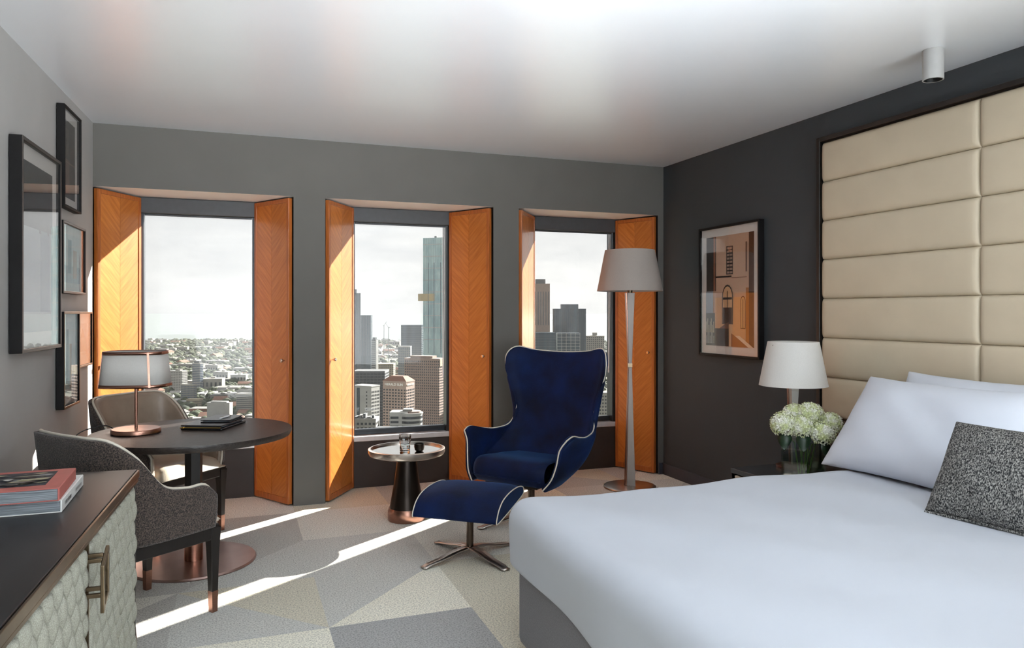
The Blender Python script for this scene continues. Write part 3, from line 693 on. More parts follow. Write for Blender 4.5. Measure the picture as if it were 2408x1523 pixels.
for k, (ya, yb) in enumerate(((-.02, -.79), (-.812, -1.60), (-1.622, -2.42))):
    dd = quilt(ya, yb, .075, .742).build('door', M_quilt, cr, smooth=180, solid=.006)
    if k == 2: continue
    if k == 0: continue
    for zz, ya_ in ((.60, -.838), (.70, -.838), (.615, -.822), (.71, -.822)): B().box(.003, .048, ya_ - .006, ya_ + .006, zz, zz + .012).build('handle_post', M_bronze2, dd, bevel=.002)
    hh = B(); X0, X1 = .048, .058
    # lozenge-shaped plate with an open centre
    o_ = [(-.865, .562), (-.79, .60), (-.79, .735), (-.865, .697)]; i_ = [(-.852, .582), (-.803, .606), (-.803, .715), (-.852, .69)]
    vs = [(X0, y, z) for y, z in o_] + [(X0, y, z) for y, z in i_] + [(X1, y, z) for y, z in o_] + [(X1, y, z) for y, z in i_]
    fs = []
    for q in range(4):
        r_ = (q + 1) % 4; fs += [(q, r_, 4 + r_, 4 + q), (8 + q, 12 + q, 12 + r_, 8 + r_), (q, 8 + q, 8 + r_, r_), (4 + q, 4 + r_, 12 + r_, 12 + q)]
    hh.add(vs, fs); hh.build('handle', M_bronze2, dd, bevel=.002, fix=True)
for yy in (-.803, -1.615): B().box(-.006, .006, yy, yy + .008, .07, .745).build('divider', M_bronze2, cr)
def book(loc, rotz, w, d_, h, cover, label, rects, spine):
    t = thing('book', loc, rotz, label, 'book', 'books stacked on the sideboard')
    # spine along +x, fore edge -x; covers 2.5 mm
    B().box(-w / 2, w / 2, -d_ / 2, d_ / 2, 0, .003).build('back_cover', cover, t, bevel=.001, seg=1)
    B().box(-w / 2, w / 2, -d_ / 2, d_ / 2, h - .003, h).build('front_cover', cover, t, bevel=.001, seg=1)
    B().box(-w / 2 + .005, w / 2 - .0045, -d_ / 2 + .003, d_ / 2 - .003, .0032, h - .0032).build('page_block', M_pages, t)
    B().box(w / 2 - .004, w / 2 + .001, -d_ / 2, d_ / 2, .0005, h - .0005).build('spine', cover, t, bevel=.0012, seg=1)
    if rects: rects_mesh('cover_print', rects, t, lambda u_, v_, li: (-w / 2 + u_ * w, -d_ / 2 + v_ * d_, h + .0004 + li * .0001))
    if spine: rects_mesh('spine_print', spine, t, lambda u_, v_, li: (w / 2 + .0014 + li * .0001, -d_ / 2 + u_ * d_, v_ * h))
    return t
rb = random.Random(4)
blotch = [(R4(.0, .17, .86, .9), S(40, 46, 54))]
for q in range(60):
    x, y = rb.uniform(.04, .8), rb.uniform(.2, .8); w_, h_ = rb.uniform(.03, .14), rb.uniform(.012, .05); g = rb.choice([S(150, 150, 150), S(96, 96, 92), S(190, 186, 180), S(70, 60, 56), S(120, 110, 104), S(168, 160, 130)])
    blotch.append(([(x - w_, y), (x, y - h_), (x + w_ * .3, y - h_ * .6), (x + w_, y + h_ * .3), (x + w_ * .2, y + h_), (x - w_ * .6, y + h_ * .7)], g))
blotch = [(([(min(max(a, .01), .86), min(max(b_, .18), .89)) for a, b_ in pts]), c) for pts, c in blotch]
sp = [(R4(.12 + q * .03, .32, .135 + q * .03 + (q % 3) * .006, .62), S(120, 120, 120)) for q in range(9)] + [(R4(.6 + q * .03, .35, .618 + q * .03, .6), S(130, 130, 130)) for q in range(9)]
book((-.668, 2.815, .8005), radians(1), .33, .385, .038, M_wcover, 'white large-format book, lower of the two on the sideboard', None, sp)
book((-.672, 2.765, .8391), radians(2), .325, .315, .04, M_red, 'dusty red picture book on top of the white book', blotch, None)

# ------------------------------------------------------------------ side table with glass and candle bowl
st = thing('side_table', (1.10, 5.02, 0), 0, 'round mirror-topped side table on a dark tapered column', 'side table')
B().lathe([(.125, .0), (.128, .006), (.128, .06), (.12, .085), (.117, .085)], 48).build('copper_foot', M_copper, st, smooth=35)
B().lathe([(.116, .085), (.085, .26), (.062, .435)], 48).build('column', M_gun, st, smooth=35)
B().lathe([(.0, .435), (.22, .435), (.252, .446), (.26, .462), (.26, .485), (.252, .489), (.242, .489), (.240, .474), (.0, .474)], 72, cap=False).build('tray_top', M_steel, st, smooth=35)
B().lathe([(.0, .4745), (.239, .4745), (.239, .4765), (.0, .4768)], 72, cap=False).build('mirror', M_mirror, st, smooth=35)
gl = thing('glass_tumbler', (1.075, 4.96, .4772), 0, 'cut glass tumbler on the mirror-topped side table', 'glass')
prof = [(.030, 0), (.035, .004), (.036, .03), (.033, .04), (.037, .052), (.041, .08), (.042, .112), (.0395, .112), (.038, .08), (.034, .052), (.029, .03), (.028, .014), (.0, .012)]
B().lathe(prof, 14, cap=False).build('body', M_tumb, gl, smooth=25)
bo = thing('candle_bowl', (1.165, 4.925, .4772), 0, 'tiny dark bronze bowl beside the glass tumbler', 'bowl')
B().lathe([(.0, 0), (.02, 0), (.03, .008), (.035, .03), (.034, .052), (.031, .052), (.032, .03), (.026, .012), (.0, .01)], 32, cap=False).build('bowl_body', M_gun, bo, smooth=35)
B().lathe([(.0, .03), (.0312, .03), (.0312, .034), (.0, .035)], 24, cap=False).build('wax', M_brass, bo, smooth=40)

# ------------------------------------------------------------------ blue armchair and footstool
AF = radians(140.7)
def star_foot(parent, n, R_, pole_r, pole_z, a0, hub_z=.055):
    B().lathe([(pole_r, hub_z), (pole_r, pole_z)], 24).build('pole', M_pole, parent, smooth=40)
    B().lathe([(.0, hub_z - .012), (pole_r + .012, hub_z - .012), (pole_r + .012, hub_z), (.0, hub_z)], 24, cap=False).build('hub', M_steel, parent, smooth=40)
    for k in range(n):
        a = a0 + k * 2 * pi / n; ca, sa = cos(a), sin(a); P = []
        for t, wd, z in ((.0, .028, hub_z - .002), (.08, .03, hub_z - .004), (.3, .029, hub_z * .82), (.6, .026, hub_z * .48), (.88, .024, .016), (.94, .024, .0085), (1.0, .02, .0085)):
            x = t * R_; P.append([(x * ca - w * sa, x * sa + w * ca, z) for w in (-wd, wd)])
        B().grid(P).build('blade_foot', M_steel, parent, smooth=30, solid=.0075)
ac = thing('wing_armchair', (1.88, 4.68, 0), radians(127), 'tall royal blue velvet wing armchair with ivory piping', 'armchair')
half = [[(0, -.06, .315), (0, -.26, .45), (0, -.36, .70), (0, -.40, .95), (0, -.435, 1.125)],
        [(.09, -.06, .315), (.15, -.25, .45), (.15, -.355, .70), (.19, -.39, .95), (.21, -.42, 1.135)],
        [(.16, -.04, .313), (.25, -.22, .45), (.25, -.345, .70), (.32, -.362, .95), (.35, -.37, 1.158)],
        [(.21, -.01, .31), (.31, -.17, .455), (.295, -.325, .68), (.372, -.322, .93), (.407, -.315, 1.09)],
        [(.24, .02, .308), (.335, -.12, .455), (.315, -.312, .64), (.35, -.32, .80), (.394, -.315, .955)],
        [(.255, .05, .306), (.35, -.08, .445), (.338, -.25, .565), (.316, -.305, .66), (.318, -.322, .75)],
        [(.265, .08, .306), (.36, -.03, .43), (.362, -.15, .52), (.352, -.225, .565), (.338, -.265, .612)],
        [(.272, .13, .304), (.362, .04, .41), (.37, -.03, .50), (.368, -.08, .552), (.365, -.11, .586)],
        [(.275, .20, .302), (.35, .13, .39), (.367, .09, .485), (.372, .05, .562), (.384, .03, .602)],
        [(.272, .27, .30), (.335, .23, .375), (.354, .20, .47), (.366, .175, .567), (.402, .155, .628)],
        [(.27, .31, .30), (.318, .285, .365), (.342, .26, .455), (.356, .245, .548), (.394, .225, .610)]]
G = net(mirror_cols(half), 121, 26)
B().grid(G).build('shell', M_velvet, ac, smooth=180, solid=.036, sub=1)
edge = [G[0][j] for j in range(0, 25)] + [G[i][-1] for i in range(121)] + [G[120][j] for j in range(24, -1, -1)]
PIPE_SIDE = .002
def outset(off):
    out = []
    N = len(G)
    def nrm(i, j):
        a = G[min(i + 1, N - 1)][j] - G[max(i - 1, 0)][j]; b = G[i][min(j + 1, 25)] - G[i][max(j - 1, 0)]; n_ = a.cross(b); return n_.normalized()
    idx = [(0, j) for j in range(0, 25)] + [(i, 25) for i in range(N)] + [(N - 1, j) for j in range(24, -1, -1)]
    def outw(i, j):
        d_ = Vector((0, 0, 0))
        if j == 25: d_ += (G[i][25] - G[i][24]).normalized()
        if i == 0: d_ += (G[0][j] - G[1][j]).normalized()
        if i == N - 1: d_ += (G[N - 1][j] - G[N - 2][j]).normalized()
        return d_.normalized()
    return [G[i][j] + outw(i, j) * off for i, j in idx]
B().tube(outset(PIPE_SIDE), .0046, 8).build('piping', M_pipe, ac, smooth=180)
# seat cushion with rolled front
P = []
for i in range(29):
    a = i / 14 - 1; row = []
    prof = [(-.2, .35), (-.2, .42), (-.12, .435), (.05, .445), (.2, .458), (.30, .458), (.355, .44), (.385, .40), (.385, .355), (.36, .318), (.30, .305), (.0, .315), (-.2, .33)]
    pp = [Vector((0, y, z)) for y, z in prof]
    for j in range(40):
        q = cat(pp, j / 39); e = 1 - max(0, abs(a) - .86) / .14 * .10
        row.append((a * (.272 if q.y > -.05 else .272 - .3 * (-.05 - q.y)), (.84 if q.y > 0 else 1) * q.y * (e if q.y > 0 else 1), .375 + (q.z - .375) * (e if abs(a) > .86 else 1)))
    P.append(row)
B().grid(P).build('seat_cushion', M_velvet, ac, smooth=180)
B().tube([(x / 10 * .262, .324, .352) for x in range(-10, 11)], .004, 6).build('seat_piping', M_velvet, ac, smooth=180)
B().box(-.2, .2, -.14, .26, .285, .312).lathe([(.05, .22), (.07, .285)], 20).build('under_frame', M_gun, ac, bevel=.006)
star_foot(ac, 4, .40, .024, .25, radians(62), .07)

ot = thing('footstool', (1.275, 4.125, 0), AF, 'royal blue velvet footstool with ivory piping in front of armchair', 'footstool')
prof = [(-.235, .35), (-.215, .375), (-.12, .394), (.02, .394), (.13, .376), (.195, .342), (.23, .30), (.238, .276), (.22, .268), (.12, .278), (.0, .294), (-.15, .316), (-.225, .332)]
pp = [Vector((0, y, z)) for y, z in prof + prof[:1]]
line = []
for j in range(60): line.append(cat(pp, j / 60))
P = [[(-.25, q.y, q.z) for q in line], [(-.24, q.y, q.z) for q in line]] + [[(a / 10 * .23, q.y, q.z + (.012 * (1 - (a / 10) ** 4) if q.z > .3 else 0)) for q in line] for a in range(-10, 11)] + [[(.24, q.y, q.z) for q in line], [(.25, q.y, q.z) for q in line]]
b_ = B().grid(P, closed=True); n_ = len(line)
b_.f.append(tuple(range(n_))); b_.m.append(0); K = len(b_.v) - n_; b_.f.append(tuple(range(K, K + n_))[::-1]); b_.m.append(0)
b_.build('cushion', M_velvet, ot, smooth=50, fix=True)
for sx in (-1, 1): B().tube([(sx * .251, q.y, q.z) for q in line], .0034, 8, closed=True).build('piping', M_pipe, ot, smooth=180)
B().box(-.12, .12, -.12, .08, .272, .29).build('under_frame', M_gun, ot, bevel=.006)
star_foot(ot, 4, .33, .021, .275, radians(60), .06)

# ------------------------------------------------------------------ floor lamp
fp = thing('floor_lamp', (2.99, 5.305, 0), YAW * -1, 'tall floor lamp with hourglass stem and pale cone shade', 'lamp')
B().lathe([(.0, 0), (.205, 0), (.212, .005), (.21, .013), (.19, .017), (.0, .018)], 56, cap=False).build('base', M_steel, fp, smooth=40)
def stem(prof, w, dx, name, m):
    P = []
    for z, h in prof: P.append([(dx(h) - w(h), -h * .75, z), (dx(h) + w(h), -h * .75, z), (dx(h) + w(h), h * .75, z), (dx(h) - w(h), h * .75, z)])
    b = B().grid(P, closed=True); b.f += [(3, 2, 1, 0), tuple(4 * (len(P) - 1) + q for q in range(4))]; b.m += [0, 0]
    return b.build(name, m, fp, bevel=.003)
lo_ = [(.018, .048), (.5, .032), (.97, .019)]; up_ = [(1.0, .019), (1.3, .031), (1.57, .042)]
for pr in (lo_, up_):
    stem(pr, lambda h: h * .72, lambda h: h * .12, 'stem', M_stem)
    stem(pr, lambda h: h * .12, lambda h: -h * .74, 'copper_edge', M_copper)
B().box(-.016, .018, -.014, .014, .968, 1.002).build('collar', M_bronze2, fp)
B().lathe([(.022, 1.57), (.022, 1.60), (.014, 1.60), (.014, 1.64)], 16).tube([(0, 0, 1.64), (0, 0, 1.89)], .004, 6).box(-.2, .2, -.003, .003, 1.885, 1.89).build('fitting', M_bronze2, fp, smooth=40)
shade(B(), 1.583, .264, 1.913, .2, 56).build('lamp_shade', M_shade_in, fp, smooth=40)

# ------------------------------------------------------------------ outside: the city far below, the bay and the hills
GZ = -160.0
FW = Vector((sin(YAW), cos(YAW), 0)); RT = Vector((cos(YAW), -sin(YAW), 0))
def far(r, d, z=GZ): return RT * r + FW * d + Vector((0, 0, z))
M_ground = mat('suburb_ground', S(73, 79, 64), .95, col2=S(120, 117, 108), scale=.012, detail=9, ramp=(.4, .62))
M_sea = mat('grey_green_bay_water', S(96, 108, 108), .28, col2=S(114, 125, 123), scale=.0012, stretch=(1, 4, 1), detail=6, spec=.5)
M_hill = mat('far_hills', S(91, 99, 103), .95, var=.1, scale=.002)
M_tree = mat('tree_canopy', S(30, 41, 26), .95, col2=S(64, 73, 47), scale=.06, detail=4)
M_glassd = mat('dark_tower_glass', S(33, 44, 53), .25, col2=S(56, 70, 79), scale=.1, stretch=(1, 1, .05), spec=.6)
M_glassg = mat('green_tower_glass', S(116, 150, 156), .2, col2=S(158, 184, 186), scale=.05, stretch=(1, 1, .4), spec=.8)
M_glassb = mat('blue_window_glass', S(44, 65, 88), .3, var=.15, scale=.2)
M_win = mat('dark_window_glass', S(40, 44, 50), .3, var=.25, scale=.4)
M_conc = mat('pale_concrete', S(134, 132, 126), .85, var=.08, scale=.15)
M_white_b = mat('white_render', S(157, 157, 154), .85, var=.05, scale=.15)
M_cream_b = mat('cream_render', S(149, 140, 120), .85, var=.06, scale=.15)
M_brown = mat('brown_precast', S(140, 122, 112), .85, var=.07, scale=.3)
M_pinkc = mat('pink_granite', S(152, 134, 124), .8, var=.06, scale=.3)
M_grey_b = mat('grey_cladding', S(85, 88, 91), .7, var=.08, scale=.2)
M_roofg = mat('grey_roof_sheet', S(114, 114, 112), .7, var=.12, scale=.2)
M_gold = mat('gold_cladding', S(163, 144, 99), .5, var=.05, scale=.2)
M_terra = mat('terracotta_roof', S(119, 85, 70), .85, var=.15, scale=.3)
M_steelw = mat('white_crane_steel', S(129, 131, 131), .6, var=.05)

g = B(); pts = [far(-6000, -400), far(6000, -400), far(6000, 4100), far(2500, 4350), far(800, 4020), far(-500, 4180), far(-900, 4080), far(-2500, 4400), far(-6000, 4200)]
g.prism([(p.x, p.y) for p in pts], GZ - 4, GZ); struct(g.build('ground', M_ground))
p4 = [far(-60000, 3000), far(60000, 3000), far(60000, 70000), far(-60000, 70000)]
struct(B().prism([(p.x, p.y) for p in p4], GZ - 4, GZ - 2).build('sea', M_sea))
h_ = B(); n = 60
rows = [[far(300 + 4200 * i / n, 15000 + 900 * j, GZ + (0 if j != 1 else 20 + 60 * abs(sin(i * .31)) ** 1.5 * min(1, i / 8) + 25 * sin(i * .9) ** 2)) for i in range(n + 1)] for j in range(3)]
h_.grid(rows); struct(h_.build('hills', M_hill, smooth=180))

def facade(b, L1, L2, z0, z1, fh, nx, ny, wf, hf, out, sides='fr'):
    """window slabs on the front (-y) and right (+x) faces"""
    k = 0; z = z1 - fh * 1.1
    while z > z0:
        for i in range(nx):
            c = -L1 / 2 + (i + .5) * L1 / nx; w = L1 / nx * wf / 2; b.box(c - w, c + w, -L2 / 2 - out, -L2 / 2 + .05, z, z + fh * hf)
        for i in range(ny):
            c = -L2 / 2 + (i + .5) * L2 / ny; w = L2 / ny * wf / 2; b.box(L1 / 2 - .05, L1 / 2 + out, c - w, c + w, z, z + fh * hf)
        z -= fh; k += 1
    return b
def tower(name, x, y, rot, L1, L2, zt, label, body, win=None, fh=3.2, nx=8, ny=3, wf=.6, hf=.5, out=.12, zmin=None, cat_='building', wname='windows', group='city buildings below the windows'):
    t = thing(name, (x, y, GZ), radians(rot), label, cat_, group)
    H_ = zt - GZ
    B().box(-L1 / 2, L1 / 2, -L2 / 2, L2 / 2, 0, H_).build('walls', body, t)
    B().box(-L1 / 2 - .2, L1 / 2 + .2, -L2 / 2 - .2, L2 / 2 + .2, H_, H_ + .9).build('parapet', body, t)
    if win:
        o = facade(B(), L1, L2, max((zmin if zmin is not None else H_ - 75), 1), H_, fh, nx, ny, wf, hf, out).build(wname, win, t); o['kind'] = 'stuff'
    return t, H_
T = tower
t, h = T('apartment_tower', -71, 1635.8, -45.4, 21.3, 8.6, -103, 'slim blue-striped tower standing alone among the suburb trees', M_white_b, M_glassb, 3.4, 1, 1, .97, .62)
B().box(-7, 7, -3, 3, h + .9, h + 5).build('plant_room', M_grey_b, t)
t, h = T('apartment_block', -104.8, 1599.3, -40.4, 32.8, 14.3, -114.6, 'white gridded apartment block right of the table lamp shade', M_white_b, M_win, 3.2, 8, 4, .6, .5)
B().box(-4, 8, -3, 3, h + .9, h + 4).build('plant_room', M_conc, t)
t, h = T('office_block', -76.3, 1424.7, -40.4, 28.3, 8, -126.4, 'low pale gridded block in front of the white apartment block', M_conc, M_glassb, 3.2, 9, 3, .7, .5)
t, h = T('office_building', -20.2, 1133.5, -28.4, 34.1, 9, -127.6, 'white office building with tall dark vertical fins', M_white_b, M_win, 40, 9, 2, .28, .8, zmin=0)
B().box(-12, 12, -3, 3, h + .9, h + 2.6).build('roof_unit', M_white_b, t)
t, h = T('office_building', 17.9, 1231.6, -35.4, 31, 13.4, -126.1, 'grey office building with horizontal louvres beside the shutter', M_conc, M_win, 3, 1, 1, .96, .5)
for nm, x, y, L1, L2, zt, m, lb in (('warehouse', -63.8, 1366.6, 21.4, 17.1, -146.4, M_cream_b, 'cream flat-roofed warehouse above the chair backrest'), ('warehouse', 1.6, 1599.9, 77.8, 40, -150, M_white_b, 'long white-roofed warehouse in the suburb'), ('low_office', 4.4, 1812.2, 80.6, 40, -151.2, M_grey_b, 'long low blue-grey office beyond the white-roofed warehouse'), ('brick_building', -48.6, 1258, 30.2, 24.2, -149.1, M_terra, 'low reddish brick building behind the folder')):
    t, h = T(nm, x, y, -20.4, L1, L2, zt, lb, m, M_win, 3.6, 14, 4, .6, .5, zmin=1)
    B().box(-L1 / 2, L1 / 2, -L2 / 2, L2 / 2, h + .9, h + 1.2).build('roof', M_roofg if m is not M_cream_b else M_cream_b, t)
T('coast_tower', -397, 4425.4 - 330, -20.4, 22.9, 18.3, -141, 'left of two tiny pale towers on the far shore', M_white_b, M_win, 4, 4, 2, .5, .5)
T('coast_tower', -354.2, 4409.5 - 330, -20.4, 22.9, 18.3, -139, 'right of two tiny pale towers on the far shore', M_white_b, M_win, 4, 4, 2, .5, .5)
t, h = T('dark_tower', 226.7, 1528, -50.4, 22.7, 12.7, 38.3, 'tall dark glass tower at the left edge of the middle window', M_glassd, M_grey_b, 3.6, 7, 4, .12, 1.0, zmin=h)
B().box(-11, 2, -5, 5, h + .9, h + 9).build('crown', M_glassd, t)
T('dark_tower', 224.7, 1364.7, -20.4, 18.5, 14.8, -5.5, 'shorter dark glass tower in front of the tall dark one', M_glassd, M_grey_b, 3.6, 6, 3, .12, 1.0)
t, h = T('slim_tower', 202.6, 1156.2, -45.4, 8, 5.6, -42, 'slim tower with a white end wall beside the dark towers', M_grey_b, M_white_b, 3.2, 1, 1, .9, .45)
B().box(4.02, 5.2, -2.8, 2.8, 0, h).build('end_wall', M_white_b, t); B().box(-2, 3, -2, 2, h + .9, h + 4).build('plant_room', M_grey_b, t)
T('dark_office_tower', 361, 1591.6, -20.4, 43.9, 35.1, -27.8, 'broad dark blue glass block left of the tallest tower', M_glassd, M_grey_b, 4, 10, 4, .9, .12, zmin=60)
t, h = T('skyscraper', 481.1, 1786.9, -40.4, 74.4, 63.3, 181.4, 'tallest pale green glass skyscraper with a gold band', M_glassg, M_grey_b, 3.6, 12, 6, .06, 1.0, zmin=110)
for q in range(9): B().box(-37.4, 37.4, -32, 31.8, h - 16 - q * 29, h - 14.6 - q * 29).build('spandrel_band', M_white_b, t)
B().box(-38, -6, -32.2, -20, 188, 206).build('gold_band', M_gold, t); B().box(-52, -37.3, -30, -12, 188, 206).build('gold_pod', M_gold, t)
B().box(-20, -14, -4, 4, h + .9, h + 8).build('roof_unit', M_grey_b, t)
for q in (-24, -8, 10): B().box(q, q + 1.2, -32.3, -31, 60, h - 60).build('dark_mullion', M_glassb, t)
t, h = T('brown_tower', 207.1, 846.5, -38.4, 43.9, 18.5, -53, 'broad brown office tower behind the building with sign', M_brown, M_win, 3.1, 18, 7, .5, .5)
B().box(-16, 12, -6, 6, h + .9, h + 3.5).build('plant_room', M_brown, t); B().box(22.0, 22.6, -8, 8, h - 8, h).build('pale_panel', M_cream_b, t)
t, h = T('signed_office_building', 146.8, 705.3, -42.4, 25.5, 16.1, -65, 'pink office building reading HERALD SUN below its stepped roof', M_pinkc, None)
o = facade(B(), 25.5, 16.1, h - 70, h - 5.2, 2.75, 8, 5, .55, .5, .12).build('windows', M_win, t); o['kind'] = 'stuff'
rf = B(); q = [(-12.9, -8.2), (12.9, -8.2), (12.9, 8.2), (-12.9, 8.2)]; ti = [(-7, -4), (7, -4), (7, 4), (-7, 4)]
rf.add([(x, y, h + .9) for x, y in q] + [(x, y, h + 5.4) for x, y in ti], [(0, 1, 5, 4), (1, 2, 6, 5), (2, 3, 7, 6), (3, 0, 4, 7), (4, 5, 6, 7)]); rf.build('roof', M_terra, t)
def sign(txt, size, parent, loc, rz, m):
    cu = bpy.data.curves.new('sign_text', 'FONT'); cu.body = txt; cu.size = size; cu.extrude = .12; cu.align_x = 'CENTER'; cu.offset = .02
    tmp = bpy.data.objects.new('sign_tmp', cu); COL.objects.link(tmp)
    dg = bpy.context.evaluated_depsgraph_get(); me = bpy.data.meshes.new_from_object(tmp.evaluated_get(dg)); bpy.data.objects.remove(tmp)
    me.materials.clear(); me.materials.append(m); o = bpy.data.objects.new('sign_lettering', me); COL.objects.link(o); o.parent = parent; o.location = loc; o.rotation_euler = (radians(90), 0, rz)
    return o
M_sign = mat('white_sign_letters', S(236, 236, 232), .6, var=.02)
sign('HERALD SUN', 3.3, t, (-.5, -8.3, h - 3.4), 0, M_sign); sign('HERALD SUN', 2.2, t, (13.0, 0, h - 3.2), radians(90), M_sign)
t, h = T('white_tower', 104.1, 632.9, -45.4, 18.7, 12.1, -61.3, 'white tower with a dark vertical strip below the dark towers', M_white_b, None)
o = facade(B(), 18.7, 12.1, h - 60, h - 1, 2.8, 1, 6, .5, .5, .1); o = B()
z = h - 5
while z > h - 60: o.box(4.2, 5.2, -6.2, -6, z, z + 1.3); [o.box(9.3, 9.46, c - .55, c + .55, z, z + 1.5) for c in (-4.6, -2.3, 0, 2.3, 4.6)]; z -= 2.9
o = o.build('windows', M_win, t); o['kind'] = 'stuff'
B().box(-5.2, -2.4, -6.25, -6, h - 60, h - 1).build('dark_strip', M_glassd, t)
T('podium_building', 156.7, 918.9, -20.4, 39.6, 31.7, -71.1, 'dark low office block behind the white tower', M_grey_b, M_win, 3.4, 9, 4, .85, .6)
t, h = T('beige_office', 249.6, 1306.6, -20.4, 29, 23.2, -90, 'beige mid-rise right of the slim tower', M_cream_b, M_win, 3.4, 8, 4, .6, .5)
T('pale_mid_rise', 322.9, 1490.9, -20.4, 24.9, 19.9, -68.9, 'pale mid-rise just left of the dark blue block', M_conc, M_glassb, 3.4, 6, 4, .6, .5)
t, h = T('low_roof_building', 86.7, 529.7, -20.4, 16.6, 13.3, -74.1, 'low building with cluttered plant roof at window corner', M_conc, M_win, 3.2, 6, 4, .6, .5)
for q in range(5): B().box(-7 + q * 3, -5.2 + q * 3, -5, 4 - q, h + .9, h + 2 + (q % 3)).build('roof_unit', [M_grey_b, M_roofg][q % 2], t)
t, h = T('flat_roof_building', 97.6, 494.8, -20.4, 20.2, 16.1, -77.2, 'grey flat-roofed building lowest in the middle window', M_grey_b, M_win, 3.2, 7, 4, .6, .5)
# round building
t = thing('round_building', (117.8, 540, GZ), radians(-20.4), 'white round-fronted building with banded floors below the sign', 'building', 'city buildings below the windows')
Hh = 87.0
B().lathe([(0, 0), (8.5, 0), (8.5, Hh), (0, Hh)], 40, (3.5, 0), cap=False).box(-11, 2, -6.5, 7, 0, Hh + 1.5).build('walls', M_white_b, t, smooth=30)
bb_ = B()
for q in range(14): bb_.lathe([(8.6, Hh - 3.4 - q * 3.3), (8.6, Hh - 1.6 - q * 3.3)], 40, (3.5, 0), cap=False).box(-10.4, -4.5, -6.6, -6.4, Hh - 3.2 - q * 3.3, Hh - 1.6 - q * 3.3)
o = bb_.build('windows', M_win, t, smooth=30); o['kind'] = 'stuff'
B().lathe([(9, Hh), (9, Hh + .7), (8, Hh + .7)], 40, (3.5, 0), cap=False).build('cornice', M_white_b, t); B().box(-2, 5, -3, 4, Hh + .1, Hh + 3.2).build('plant_room', M_conc, t); B().lathe([(6.2, Hh), (5.8, Hh + 1.6), (0, Hh + 2)], 30, (5, 1)).build('dome', M_brown, t, smooth=30)
t, h = T('stone_tower', 463.3, 1124.1, -20.4, 37.7, 30.2, 46, 'pale stone tower at the left of the right-hand window', M_brown, M_glassd, 60, 9, 4, .25, .9, zmin=90)
B().box(-4, 12, -8, 8, h + .9, h + 8.5).build('crown', M_grey_b, t)
T('low_tower', 392.8, 934.5, -20.4, 32, 25.6, -27.2, 'dark low block below the pale stone tower', M_glassd, M_grey_b, 3.6, 8, 4, .9, .1)
t, h = T('stepped_tower', 470.6, 1018.7, -20.4, 47.1, 37.7, 5.2, 'broad dark tower with a stepped top above the blue armchair', M_glassd, M_grey_b, 3.6, 16, 6, .1, 1.0, zmin=90)
B().box(-12.5, 13, -10, 10, h + .9, h + 7.6).build('upper_tier', M_glassd, t)
t, h = T('gridded_office', 339.4, 737.8, -20.4, 24.7, 19.7, -22.4, 'dark office with white grid facade just above the armchair', M_glassd, None)
o = B()
for q in range(6): o.box(-12.5 + q * 4.9, -12.1 + q * 4.9, -10.2, -9.8, h - 60, h + 1)
for q in range(18): o.box(-12.5, 12.4, -10.2, -9.8, h - .2 - q * 3.3, h + .15 - q * 3.3)
o = o.build('white_grid', M_white_b, t); o['kind'] = 'stuff'
t, h = T('residential_tower', 594.2, 1179.3, -20.4, 31.2, 25, -40.9, 'pale residential tower right of the broad stepped tower', M_conc, M_win, 3.3, 9, 4, .6, .55)
B().box(-3.6, 4, -4, 4, h + .9, h + 6).build('plant_room', M_conc, t)
T('pale_block', 327.6, 631.5, -20.4, 15.2, 12.2, -75.4, 'pale block seen past the armchair wing', M_conc, M_win, 3.2, 6, 3, .6, .5)
for (x, y, zt, lb, yaw) in ((450.1, 2393.3, -28.8, 'taller left crane of the thin pair on the horizon', 40), (464, 2388.5, -35.6, 'right crane of the thin pair on the horizon', 120)):
    t = thing('tower_crane', (x, y, GZ), radians(yaw), lb, 'crane', 'tower cranes on the horizon'); H_ = zt - GZ
    B().box(-.7, .7, -.7, .7, 0, H_ - 12).build('mast', M_steelw, t); B().tube([(0, 0, H_ - 14), (14, 0, H_)], .6, 6).build('jib', M_steelw, t); B().tube([(0, 0, H_ - 14), (-7, 0, H_ - 13)], .7, 6).build('counter_jib', M_steelw, t)

# suburb houses and blocks, and the tree canopy between them
rs = random.Random(11); hm = []
for i, (w, d_, hh_, m, rfm) in enumerate(((16, 12, 6, M_white_b, M_roofg), (22, 14, 8, M_cream_b, M_terra), (30, 16, 9, M_conc, M_roofg), (14, 12, 5, M_cream_b, M_terra), (36, 18, 7, M_white_b, M_white_b), (24, 16, 14, M_conc, M_conc), (20, 14, 6, M_brown, M_roofg))):
    b = B().box(-w / 2, w / 2, -d_ / 2, d_ / 2, 0, hh_)
    if i in (0, 1, 3, 6): b.add([(-w / 2 - .6, -d_ / 2 - .6, hh_), (w / 2 + .6, -d_ / 2 - .6, hh_), (w / 2 + .6, d_ / 2 + .6, hh_), (-w / 2 - .6, d_ / 2 + .6, hh_), (-w / 2, 0, hh_ + 3.5), (w / 2, 0, hh_ + 3.5)], [(0, 1, 5, 4), (2, 3, 4, 5), (1, 2, 5), (3, 0, 4)], 1)
    else: b.box(-w / 2 - .3, w / 2 + .3, -d_ / 2 - .3, d_ / 2 + .3, hh_, hh_ + .8, 1).box(-2, 3, -2, 2, hh_ + .8, hh_ + 2.6, 1)
    for q in range(5): b.box(-w / 2 + (q + .3) * w / 5, -w / 2 + (q + .75) * w / 5, -d_ / 2 - .1, -d_ / 2, hh_ * .4, hh_ * .75, 2)
    hm.append(b.mesh('suburb_house', [m, rfm, M_win]))
taken = []
HL = ['white house with grey pitched roof', 'wide cream house with reddish pitched roof', 'pale concrete block with flat roof', 'small cream house with reddish pitched roof', 'long low white flat-roofed shed', 'taller square pale concrete block', 'brown house with grey pitched roof']
count = 0
